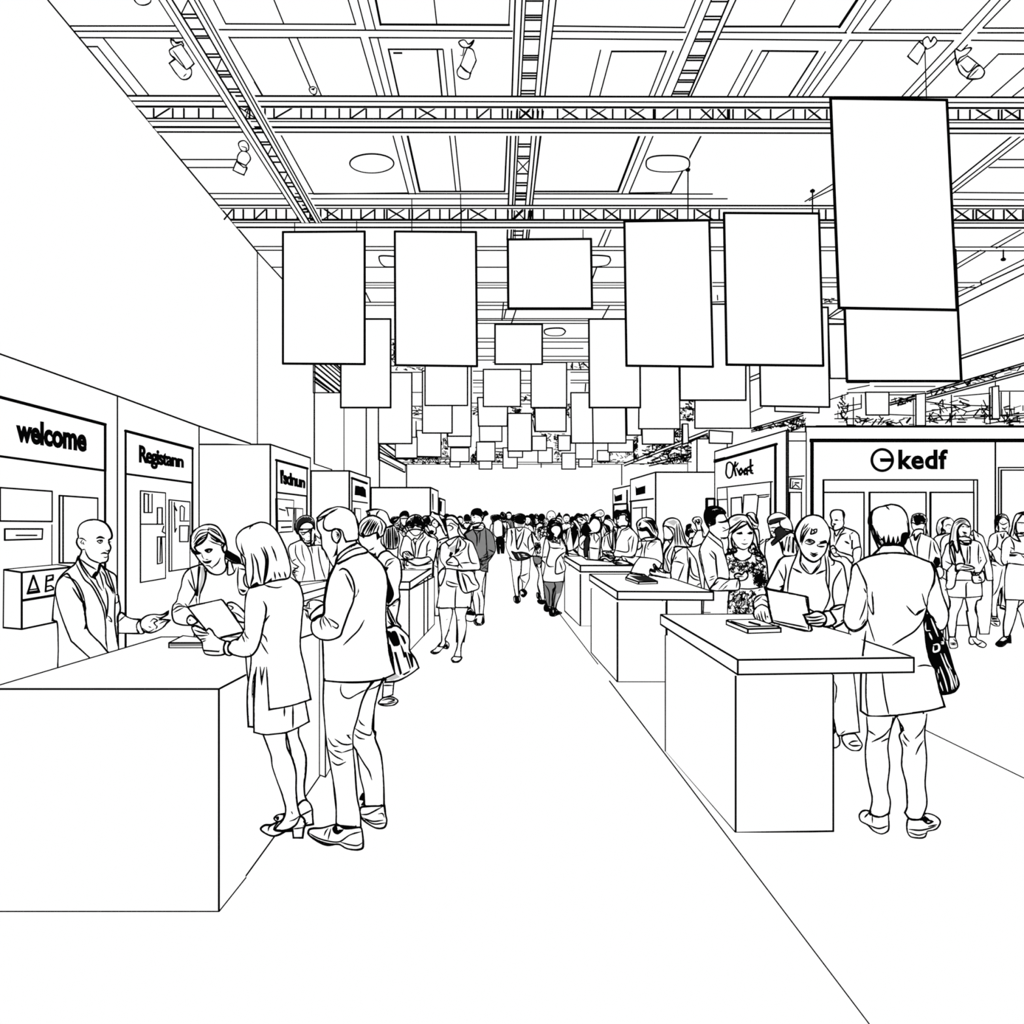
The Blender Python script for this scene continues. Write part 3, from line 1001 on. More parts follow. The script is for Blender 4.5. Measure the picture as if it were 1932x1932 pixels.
def fas(m):
    q = [unp(x, y, LX) for x, y in px("375,804 472,837 472,838.5 375,834")]
    slab(m, q, [p + Vector((-.05, 0, 0)) for p in q], 0)
    m.line(q[0], q[1], 3.2)
one(b2t, 'beam', fas)

def corner_booth(label, xl, xr, yt, x2, ztop=2.75, wpx=3):
    """box booth: front face xl..xr (top edge at yt) and its aisle side running back to x2"""
    d = FPX * (ztop - EYE) / (CY - yt)
    A, B = P(xl, yt, d), P(xr, yt, d)
    d2 = B.x * FPX / (x2 - CX)
    root = thing('exhibition_booth', label, 'booth', ((A.x + B.x) / 2, (d + d2) / 2, 0))
    f = [A, B, Vector((B.x, d, 0)), Vector((A.x, d, 0))]
    one(root, 'carcass', lambda m: slab(m, f, [p + Vector((0, d2 - d, 0)) for p in f], wpx))
    return root, ('x', B.x)
c3, p3 = corner_booth('third box-shaped booth on the left, its sign scrawled like Information', 375, 510, 838.5, 585)
one(c3, 'sign_board', lambda m: (board(m, "522,869 579,884 579,936 522,929", p3, .02, 0, off=.03), seams(m, "4.4:521,868 580,884; 3:522,929 579,936; 3:522,868 522,1010; 3:579,884 579,975", p3, off=.035)))
one(c3, 'lettering', lambda m: word(m, "I'sdnun", "529,886 576,900 575,921 530,912", p3, off=.05, bold=.02, space=.86, wpx=1.6))
one(c3, 'poster', lambda m: (board(m, "523,941 554,944 552,1003 524,1005", p3, .02, 2, off=.03),
    seams(m, "2.6:527,960 533,962 538,963; 2.6:539,958 552,959; 2.4:541,958 544,973; 2.4:524,983 550,983; 3:531,995 549,994; 2:529,1004 552,1003", p3, off=.035)))
one(c3, 'poster', lambda m: board(m, "558,959 571,960 571,1000 558,1000", p3, .02, 2, off=.03))
c4, p4 = corner_booth('fourth box-shaped booth on the left with a small dark sign', 587, 659, 888.5, 698)
one(c4, 'sign_board', lambda m: (board(m, "664,902 692,911 693,948 664,944", p4, .02, 0, off=.03), seams(m, "4.4:664,902 692,912; 2.4:664,945 693,949; 2.4:664,902 664,965; 2:698,903 698,970", p4, off=.035)))
one(c4, 'lettering', lambda m: (blot(m, "670,916 678,917 681,932 669,933", p4, off=.06), blot(m, "677,918 685,918 690,924 691,939 680,936", p4, off=.06), blot(m, "670,924 688,924 686,936 669,934", p4, off=.061)))
one(c4, 'poster', lambda m: board(m, "670,959 680,960 680,1000 670,1000", p4, .02, 1.8, off=.03))
c5, p5 = corner_booth('fifth plain box booth on the left, near the crowd', 700, 812, 920, 826)
one(c5, 'sign_board', lambda m: blot(m, "815,931 818,932 818,962 816,962", p5, off=.06))
c6, p6 = corner_booth('farthest narrow booth on the left, beside the crowd', 826, 829, 940, 839)
one(c6, 'sign_board', lambda m: blot(m, "830,945 834,946 833,966 830,964", p6, off=.06))

# --- right row
def right_side_booth(label, xn, yn, xf, yf, xr, ztop, wpx=3):
    """booth whose aisle side runs from xf (far) to xn (near); frontal face from xn to xr"""
    d = FPX * (ztop - EYE) / (CY - yn)
    A = P(xn, yn, d)
    d2 = FPX * (ztop - EYE) / (CY - yf)
    B = P(xf, yf, d2)
    C = P(xr, yn, d)
    root = thing('exhibition_booth', label, 'booth', ((A.x + C.x) / 2, (d + d2) / 2, 0))
    D = Vector((B.x + C.x - A.x, d2, ztop))
    top = [B, A, C, D]
    one(root, 'carcass', lambda m: slab(m, top, [Vector((p.x, p.y, 0)) for p in top], wpx))
    # plane of the aisle side as an 'x' plane (it is close to parallel with the aisle)
    def onside(x, y, off=.03):
        # intersect sight line with the vertical plane through A and B
        r = P(x, y, 1.0) - Vector((0, 0, EYE))
        n = Vector((-(B.y - A.y), B.x - A.x, 0)).normalized()
        t = (A - Vector((0, 0, EYE))).dot(n) / r.dot(n)
        q = Vector((0, 0, EYE)) + r * t
        s_ = 1 if n.x < 0 else -1
        return q + n * off * s_
    return root, onside
def sboard(m, t, S, wpx=3, edges=None, off=.03):
    f = [S(x, y, off) for x, y in px(t)]
    b = [S(x, y, 0.0) for x, y in px(t)]
    slab(m, f, b, wpx, back_ink=False)
def sseams(m, t, S, wpx=2.4, off=.04):
    for part in t.split(';'):
        ww = wpx
        if ':' in part:
            h, part = part.split(':'); ww = float(h)
        q = [S(x, y, off) for x, y in px(part)]
        for a, b_ in zip(q[:-1], q[1:]):
            m.line(a, b_, ww)
def sblot(m, t, S, off=.06):
    m.add([S(x, y, off) for x, y in px(t)], [tuple(range(len(px(t))))], 'ink')

r1, S1 = right_side_booth('right booth seen from the side with a ring logo and scrawled name', 1484, 812, 1349, 852, 1487, 3.0, 2.8)
one(r1, 'frame', lambda m: sseams(m, "5:1353,871 1470,838; 4.6:1468,838 1468,1000; 1.8:1351,868 1372,863", S1))
one(r1, 'doorway', lambda m: (sboard(m, "1357,921 1458,909 1458,1060 1357,1060", S1, 2.4), sseams(m, "2:1376,921 1378,975; 2.2:1357,943 1376,942; 2.2:1359,945 1361,1000; 2.6:1384,940 1404,938; 2.4:1384,940 1384,1000; 2.6:1404,938 1405,968; 2.2:1408,934 1406,968; 2.4:1408,934 1431,933; 2.4:1436,935 1431,985 1425,1000; 2:1433,935 1456,933; 2.2:1437,938 1448,938 1455,936; 2.2:1458,940 1458,1000", S1)))
def okname(m):
    # ring then brush letters
    pts, _ = curve(parse("1382,872 1388,877 1388,890 1385,900 1381,902 1376,896 1376,884 1378,874"), True, 2)
    m.tube([S1(x, y, .05) for x, y in pts], [3.4 / 2 * 11.5 / FPX] * len(pts), closed=True)
    for st in ("3.4:1393,872 1391,884 1394,897", "2.7:1394,880 1398,874", "2.7:1396,884 1401,896", "3.4:1404,884 1400,890 1403,896 1407,890 1404,884", "3.6:1413,884 1409,889 1411,895 1415,893", "3.1:1415,884 1416,896", "3.6:1422,867 1422,884 1423,892 1426,893", "3.4:1417,882 1426,878", "3.9:1411,888 1424,888"):
        sseams(m, st, S1, off=.05)
one(r1, 'lettering', okname)
r2, S2 = right_side_booth('right booth with a black flag-like sign, third from the viewer', 1237, 891, 1190, 905, 1349, 2.75, 2.8)
one(r2, 'sign', lambda m: sblot(m, "1204,917 1207,921 1223,916 1223,931 1205,935", S2))
one(r2, 'doorway', lambda m: sseams(m, "3:1192,946 1236,941; 2.6:1194,946 1194,1010; 2.4:1198,959 1224,957; 2:1215,958 1215,1010; 2:1223,957 1223,1010", S2))
r3, S3 = right_side_booth('narrow right booth with a black flag-like sign, fourth from the viewer', 1190, 916, 1157, 923, 1192, 2.75, 2.6)
one(r3, 'sign', lambda m: sblot(m, "1163,931 1166,936 1178,932 1178,944 1164,947", S3))
one(r3, 'doorway', lambda m: sseams(m, "2.4:1161,951 1185,950; 2:1161,953 1185,951; 3:1186,925 1186,1000; 2:1161,953 1161,1000; 2.6:1187,951 1190,1000", S3))
# block behind the third right booth
mb = block('exhibition_booth', '', '', P(1315, 890, 18.4).x, P(1372, 890, 18.4).x, 18.4, 19.4, 0, EYE + (CY - 828) * 18.4 / FPX, 2.4)
tag(mb.build('exhibition_booth'), 'plain tall booth block rising behind the booth with the flag-like sign', 'booth')
# side wall with small framed sign between the two booths
t = thing('screen', 'small dark-framed screen fixed at the corner of the third right booth', 'screen', P(1343, 960, 13.6))
one(t, 'frame', lambda m: board(m, "1334,941 1348,941 1348,962 1334,962", ('y', 13.6), .05, 4))

KD = 13.5
KY = ('y', KD)
k = thing('exhibition_booth', 'large right booth with the ring logo and the word kedf over its doors', 'booth', P(1740, 1180, KD))
one(k, 'fascia', lambda m: (board(m, "1520,805 2080,805 2080,1180 1520,1180", KY, 1.5, 0), seams(m, "3.4:1520,805 2080,805; 3:1520,805 1520,1180", KY, off=.02)))
one(k, 'sign_frame', lambda m: (seams(m, "6.6:1530,831 2080,831; 6:1532,831 1532,1050", KY, off=.02)))
one(k, 'side_window', lambda m: seams(m, "2.6:1878,833 1878,1000 1878,1142; 2.2:1884,1142 1884,882; 2.4:1884,882 2080,882; 2.4:1889,887 2080,887; 2.8:1889,887 1889,1142; 2.6:1843,1142 1900,1142", KY, off=.02))
def kedf(m):
    pts = [(1664.5 + 19.6 * math.cos(a_ * math.pi / 24), 868 + 20.2 * math.sin(a_ * math.pi / 24)) for a_ in range(48)]
    m.tube([unp(x, y, ('y', KD - .03)) for x, y in pts], [4.6 / 2 * KD / FPX] * 48, closed=True)
    blot(m, "1660,864.5 1683,864.5 1683,871.5 1661,871.5", KY, off=.05)
    word(m, 'kedf', "1695,848 1788,848 1788,885.5 1695,885.5", KY, off=.05, bold=.028, wpx=.5, space=1.06)
one(k, 'lettering', kedf)
one(k, 'door_frame', lambda m: (board(m, "1554,905.5 1844,905.5 1844,1180 1554,1180", KY, .02, 2.8, off=.03), seams(m, "2.2:1837,906 1837,1040", KY, off=.04)))
for q in ("1554,929 1630,929 1630,1180 1554,1180", "1641,929 1747,929 1747,1180 1641,1180", "1756,929 1837,929 1837,1180 1756,1180"):
    one(k, 'door', lambda m, q=q: board(m, q, KY, .02, 2.8, off=.06))
n_ = thing('exhibition_booth', 'narrow booth front with a tiny emblem sign left of the kedf booth', 'booth', P(1502, 1180, 14.2))
NY = ('y', 13.45)
one(n_, 'wall_panel', lambda m: (board(m, "1484,815 1521,815 1521,1174 1484,1174", NY, .9, 2.2), seams(m, "2.2:1484,832 1521,832; 2.4:1486,900 1517,898", NY, off=.02)))
one(n_, 'sign_board', lambda m: (board(m, "1492,903 1513,904 1512,923 1491,921", NY, .02, 2.2, off=.03), seams(m, "2.6:1500,911 1507,911; 2:1495,920 1501,914 1508,920; 1.4:1496,908 1495,918", NY, off=.04)))
one(n_, 'door', lambda m: board(m, "1490,929 1512,929 1512,1174 1490,1174", NY, .02, 2.4, off=.03))

# wall cabinet with the letters A E
ab = thing('sign_cabinet', 'box cabinet with outlined letters A E mounted behind the bald man', 'cabinet', P(70, 1187, 5.0))
def cab(m):
    tf = [(8, 1075, 5.3), (41, 1080, 5.0), (136, 1070, 5.45), (108, 1066, 5.75)]
    bf = [(7, 1184, 5.3), (41, 1187, 5.0), (136, 1167, 5.45), (108, 1164, 5.75)]
    top = [P(*q) for q in tf]; bot = [P(*q) for q in bf]
    slab(m, top, bot, 3.4)
one(ab, 'carcass', cab)
def abtxt(m):
    def S(x, y):
        tt = (x - 41) / 95.0
        return P(x, y, 5.0 + .45 * tt - .03)
    for q in ("3.4:63,1086 52,1120 74,1117 63,1086", "2.6:55,1113 71,1111", "2.8:56,1117 70,1115", "3.2:88,1087 86,1116 100,1112", "3:88,1087 100,1085 100,1091 90,1096", "2.6:90,1096 100,1094", "2.8:87,1107 96,1105 101,1109 100,1113", "4.6:42,1133 103,1123"):
        h, q = q.split(':')
        r = [S(x, y) for x, y in px(q)]
        for a_, b_ in zip(r[:-1], r[1:]):
            m.line(a_, b_, float(h))
one(ab, 'lettering', abtxt)

# ------------------------------------------------------------------ counters
def counter(label, root_at, body, slabp, wpx=3.2):
    t = thing('counter', label, 'counter', root_at)
    mb = MB(); body(mb); mb.build('base_cabinet', t)
    mb = MB(); slabp(mb); mb.build('countertop', t)
    return t
def boxm(x0, x1, d0, d1, z0, z1, wpx, ww=None):
    def f_(m):
        f = [Vector((x0, d0, z1)), Vector((x1, d0, z1)), Vector((x1, d0, z0)), Vector((x0, d0, z0))]
        slab(m, f, [p + Vector((0, d1 - d0, 0)) for p in f], wpx)
    return f_
def prism(top, ztop, zbot, wpx):
    """flat solid lying level: its upper outline given in pixels at height ztop"""
    def f_(m):
        t_ = [unp(x, y, ('z', ztop)) for x, y in px(top)]
        slab(m, t_, [Vector((p.x, p.y, zbot)) for p in t_], wpx)
    return f_
# near left counter
A0 = unp(413, 1300, ('z', .945))
def l1(m):
    tl = [unp(-25, 1300, ('z', .945)), unp(413, 1300, ('z', .945))]
    x1 = tl[1].x; d0 = tl[1].y
    x0, xr, dm, de = -2.27, -1.66, 3.70, 5.0
    top = [Vector((x0, d0, .945)), Vector((x1, d0, .945)), Vector((x1, dm, .945)), Vector((xr, dm, .945)), Vector((xr, de, .945)), Vector((x0, de, .945))]
    slab(m, top, [Vector((p.x, p.y, 0)) for p in top], 0)
    B = lambda p: Vector((p.x, p.y, 0))
    for p, q in ((top[0], top[1]), (top[1], top[2]), (top[0], top[5]), (B(top[0]), B(top[1])), (B(top[1]), B(top[2])), (top[1], B(top[1])), (top[4], top[5])):
        m.line(p, q, 3.4)
t = thing('counter', 'large plain white counter at the front left', 'counter', (A0.x - .5, 4.2, 0))
one(t, 'base_cabinet', l1)
t = thing('counter', 'left counter partly hidden behind the man in a jacket', 'counter', (-1.6, 5.3, 0))
one(t, 'end_panel', lambda m: slab(m, [P(603, 1196, 5.06), P(614, 1192, 5.06), P(614, 1466, 5.2), P(603, 1462, 5.25)], [P(604, 1196, 5.8), P(640, 1192, 5.8), P(640, 1420, 5.8), P(604, 1420, 5.8)], 2.4))
one(t, 'counter_edge', lambda m: m.line(P(567, 1204, 4.9), P(594, 1195, 4.9), 3))
# counter before the man in glasses
counter('small left counter in front of the man in glasses', (-2.4, 8.8, 0), boxm(-2.55, -1.95, 8.0, 8.6, 0, .95, 0), prism("556,1125 640,1101 640,1093 558,1107", 1.03, .96, 2.6))
# middle left counter
counter('left counter where the curly-haired man leans, beyond the man in a jacket', (-2, 12, 0),
    lambda m: (slab(m, [unp(700, 1113, ('y', 10.62)), unp(772, 1113, ('y', 10.62)), Vector((unp(772, 1113, ('y', 10.62)).x, 10.62, 0)), Vector((unp(700, 1113, ('y', 10.62)).x, 10.62, 0))],
       [p + Vector((0, 3.0, 0)) for p in [unp(700, 1113, ('y', 10.62)), unp(772, 1113, ('y', 10.62)), Vector((unp(772, 1113, ('y', 10.62)).x, 10.62, 0)), Vector((unp(700, 1113, ('y', 10.62)).x, 10.62, 0))]], 2.6),
       seams(m, "2.4:800,1095 800,1212; 2.4:807,1088 807,1203", ('x', unp(772, 1113, ('y', 10.62)).x), off=.01)),
    prism("700,1098 773,1098 816,1070.5 802,1076 700,1076", .93, .83, 2.8))
# near right counter
Z9 = .937
def quad_top(t, z):
    return [unp(x, y, ('z', z)) for x, y in px(t)]
def cab_body(m, f, b, wpx):
    """cabinet under a countertop: inked uprights and foot, none along the hidden top"""
    slab(m, f, b, 0)
    for p, q in ((f[0], f[3]), (f[1], f[2]), (f[3], f[2]), (b[0], b[3]), (f[3], b[3])):
        m.line(p, q, wpx)
def near_body(m):
    cab_body(m, [P(1388, 1276, 4.26), P(1572, 1274, 4.26), P(1572, 1568, 4.26), P(1388, 1571, 4.26)],
             [P(1256, 1199, 5.82), P(1393, 1199, 5.82), P(1393, 1419, 5.82), P(1256, 1419, 5.82)], 3.4)
def near_top(m):
    t_ = quad_top("1392,1245 1724,1241 1722,1239 1616,1238 1604,1197 1548,1181 1456,1178 1441,1159 1247,1160", Z9)
    b_ = [p + Vector((0, 0, -.077)) for p in t_]
    slab(m, t_, b_, 0)
    for p, q in ((t_[0], t_[1]), (b_[0], b_[1]), (t_[0], b_[0]), (t_[1], b_[1]), (t_[-1], t_[0]), (b_[-1], b_[0]), (t_[-1], b_[-1]), (t_[-1], t_[-2]), (t_[4], t_[5])):
        m.line(p, q, 3.4)
counter('near right counter with a tablet on its overhanging top', (1.6, 5, 0), near_body, near_top)
def mid_body(m):
    cab_body(m, [P(1165, 1137, 8.47), P(1257, 1137, 8.47), P(1257, 1287, 8.47), P(1165, 1287, 8.47)],
             [P(1116, 1111, 10.5), P(1190, 1111, 10.5), P(1190, 1232, 10.5), P(1116, 1232, 10.5)], 3.2)
def mid_top(m):
    t_ = quad_top("1165,1116 1346,1117 1323,1110 1245,1084 1113,1084", .97)
    slab(m, t_, [p + Vector((0, 0, -.085)) for p in t_], 3)
c_ = counter('second right counter, with a dark tablet, behind the nearest one', (1.6, 10, 0), mid_body, mid_top)
one(c_, 'leg_panel', lambda m: slab(m, [P(1258, 1131, 9.2), P(1324, 1131, 9.2), P(1324, 1290, 9.2), P(1258, 1290, 9.2)], [P(1258, 1131, 9.3), P(1324, 1131, 9.3), P(1324, 1287, 9.3), P(1258, 1287, 9.3)], 3))
def far_body(m):
    cab_body(m, [P(1095, 1084, 13.4), P(1200, 1084, 13.4), P(1200, 1182, 13.4), P(1095, 1182, 13.4)],
             [P(1066, 1068, 15.8), P(1100, 1068, 15.8), P(1100, 1153, 15.8), P(1066, 1153, 15.8)], 2.8)
def far_top(m):
    t_ = quad_top("1095,1067 1200,1067 1193,1065.5 1150,1061 1130,1058.5 1108,1057 1098,1050 1066,1050", 1.03)
    slab(m, t_, [p + Vector((0, 0, -.105)) for p in t_], 2.8)
counter('third right counter, farthest along the aisle', (1.2, 14, 0), far_body, far_top)

# tablets and papers lying on counters
def flat_thing(label, cat, name, top, z, th, wpx, extra=None, mat='white'):
    t = thing(name, label, cat, unp(*px(top)[0], ('z', z)))
    def f_(m):
        t_ = [unp(x, y, ('z', z + th)) for x, y in px(top)]
        slab(m, t_, [Vector((p.x, p.y, z + .001)) for p in t_], wpx, mat)
    one(t, 'body', f_)
    if extra:
        one(t, 'screen_mark', extra)
    return t
flat_thing('tablet lying flat on the near right counter under a hand', 'tablet', 'tablet', "1371,1171 1374,1170 1428,1169 1473,1185 1411,1187", .938, .03, 3.2,
    lambda m: (seams(m, "4:1414,1174 1424,1177 1433,1179", ('z', .97), off=.003), seams(m, "2.4:1380,1172 1411,1182 1470,1181", ('z', .97), off=.003)))
flat_thing('dark tablet lying on the second right counter', 'tablet', 'tablet', "1181,1090 1187,1083 1220,1088 1240,1097 1205,1098", .971, .03, 2.8,
    lambda m: blot(m, "1187,1086 1218,1087 1239,1097 1206,1096", ('z', 1.003), off=.004, mat='dark'))
flat_thing('closed tablet lying on the front left counter under the held one', 'tablet', 'tablet', "319,1213 345,1200 392,1205 386,1213", .945, .03, 3,
    lambda m: blot(m, "321,1219.5 321,1214.5 384,1214 384,1219", ('y', unp(350, 1214, ('z', .975)).y - .02), off=0, mat='grey'))
# ------------------------------------------------------------------ people around the near left counter
cast('bald man in an open-collared jacket behind the front left counter, holding out one hand', 'A', 4.6, """
= jacket
o 1300,1175 1345,1150 1385,1185 1440,1212 1550,1225! 1508,1280 1515,1335 1548,1376! 1420,1372 1305,1370! 1250,1280
-2.6 1305,1190 1340,1150 1375,1150
-2.6 1305,1250 1385,1180
= body
o 885,520 900,490 905,455 880,430 850,370 860,328 870,320 862,260 885,180 950,135 1045,122 1150,150 1210,215 1235,290 1230,325 1197,345 1200,372 1223,430 1206,475 1192,500 1193,530 1185,575 1150,594 1102,600 1088,650 1130,800 1180,1300 1200,3320! 1010,3320! 980,2200 950,2200 920,3320! 730,3320! 760,1500 790,850 860,600
- 875,326 910,328 952,357
-2.4 912,342 895,370 908,392
-2.4 922,364 917,380 932,394
-3 938,446 958,505 985,548 1040,580 1102,600
-2.6 903,455 938,446
-4.4 1065,328 1098,314 1157,328
# 1066,358 1090,342 1137,346 1132,370 1112,356 1092,356 1080,366
-2.4 1076,364 1106,381 1132,368
# 1098,352 1118,352 1116,368 1102,366
-3 1200,345 1228,326
-2.4 1206,360 1220,366 1208,372
# 1160,450 1185,462 1202,446 1206,462 1188,474 1165,458
-3.6 1114,497 1150,488 1192,498
-2.6 1145,532 1162,537 1184,530
= jacket
o 865,530 838,600 780,650 700,715 640,790 612,880 604,960 590,1090 582,1232! 625,1240 645,1480 640,1745! 640,2000! 1340,2000! 1308,1525 1303,1300 1305,1180 1326,1130 1322,1050 1300,950 1292,850 1280,740 1180,672 1108,615! 1090,690 1020,760 960,690 900,600
- 868,565 905,650 982,770
- 842,610 882,690 940,790 1000,840 1080,970 1140,1120 1165,1300 1168,1450 1186,1560
- 985,765 1060,870 1120,990 1165,1100 1175,1215
-3 895,560 960,612 1062,672
- 1090,620 1082,680 1020,760
# 1015,755 1060,690 1080,700 1060,735 1065,790 1045,780
-2.6 1060,770 1090,850 1130,905
-2.6 1095,690 1130,810 1148,885
- 1160,870 1186,960 1190,1080 1175,1215
-2.6 1185,1180 1214,1200 1232,1248 1200,1230
- 1112,622 1160,690 1210,820 1265,940
- 1185,675 1230,790 1275,940
- 1118,690 1155,740 1180,830 1220,880 1250,940
- 1272,955 1268,1250 1302,1520
-2.4 1260,950 1302,950 1302,1030 1280,1042 1270,1000
-2.4 690,740 740,712
o 742,716 690,748 640,800 615,890 632,1020 690,1210 790,1460! 985,1640! 1080,1760! 1240,1640! 1178,1570 1110,1488 968,1325 946,1200 928,1080 892,960 842,850 790,775
- 800,868 850,950 905,1035
# 945,1260 962,1325 925,1332
# 905,1000 940,1020 955,1100 948,1150 930,1080
- 710,745 830,795 895,895 938,1020
= shirt_cuff
o 1556,1224 1512,1280 1516,1335 1550,1380 1592,1366 1566,1330 1552,1280
= hand
o 1560,1240 1605,1195 1700,1168 1775,1173 1820,1160 1855,1135! 1850,1162 1755,1228 1800,1225 1872,1232! 1840,1260 1805,1302 1735,1345 1650,1366 1590,1345 1557,1290
-2.6 1660,1250 1700,1215 1738,1236 1702,1256 1742,1310
-2.4 1720,1190 1760,1205 1820,1180
-2.4 1760,1272 1800,1250 1840,1242
-2.4 1740,1290 1720,1330
-2.4 1640,1300 1670,1312
-2.4 1572,1318 1650,1356 1705,1326
""", 3.6)

cast('woman with a dark ponytail looking down, writing behind the front left counter', 'B', 5.3, """
= hair
o 800,440 850,460 920,500 978,550 990,598 900,580 838,550 788,505
# 800,446 850,465 920,505 970,550 984,590 900,574 845,545 795,505
= body
o 430,470 520,600 560,645 580,720 480,800 430,1500 450,3100! 640,3100! 660,2200 690,2200 710,3100! 900,3100! 940,1500 930,800 850,700 800,560 812,440 810,330 740,200 620,140 480,170 410,280 400,400
- 745,530 715,590 640,655
-2.6 565,622 605,628 652,668
# 440,440 480,452 520,472 505,482 462,485
-2.4 518,478 530,520 548,548
# 550,440 600,415 655,425 632,460 600,474 570,462
&  600,440 622,432 618,456 600,458
# 525,563 560,572 642,562 625,590 590,602 545,592
-2 566,550 600,552
= blouse
o 530,605! 450,632 385,655 310,730 285,790 270,880 235,970 215,1060 175,1105 160,1180 165,1250 190,1310 260,1340 400,1352! 480,1500! 1060,1500! 1092,900 1082,690 1050,635 990,600 900,596 850,560 800,695 760,728 700,740 620,710 575,662!
- 540,640 560,700 555,800 498,980 490,1085
# 478,632 502,632 486,800 470,1000 440,990 460,850
& 520,640 548,640 540,780 492,960 482,940 508,800
-3 575,660 572,760 545,860 496,985
-3 453,1000 460,1095
- 385,665 420,830 440,960 415,1012 360,1105
-3 352,795 400,885 438,945
- 165,1172 240,1122 300,1122 355,1140
-2.4 182,1195 300,1135
-2.4 200,1100 240,1090 282,1105
-2.4 315,1085 345,1125
- 965,640 955,760 958,905
-3 975,662 1062,680
-3 1060,690 1028,780 1050,870 1100,905
- 840,592 842,742 900,722 940,650
-3 868,556 912,700
- 960,900 988,970 1022,985 1072,960
# 965,905 1060,925 1050,945 1020,955
= hand
o 385,1230 345,1268 342,1310 372,1338 440,1330 470,1305 430,1260
# 365,1278 385,1280 385,1298 367,1296
= hair
o 435,405 520,350 575,285 598,225 640,262 720,320 795,365! 770,420 800,470 825,430 820,380 785,300 750,210 700,150 620,125 540,135 480,165 430,200 395,260 385,340 390,410 430,480 500,482! 455,440
-3 592,185 500,200 425,300
-3 592,215 495,245 420,345
-3 595,235 500,290 425,370
-3 575,270 490,320 430,390
-3 560,295 500,350 440,395
# 615,225 700,278 770,325 715,312 645,272
# 618,268 680,308 770,348 700,345 636,302
# 590,312 680,345 745,370 735,378 650,352
-3 598,165 690,200 770,305
-3 604,180 680,225 742,270
# 400,400 430,440 500,470 470,486 425,470
-2.4 745,352 765,350 750,380 730,372
-2.4 760,380 758,415
# 585,180 605,170 608,200 590,205
""", 3.6)

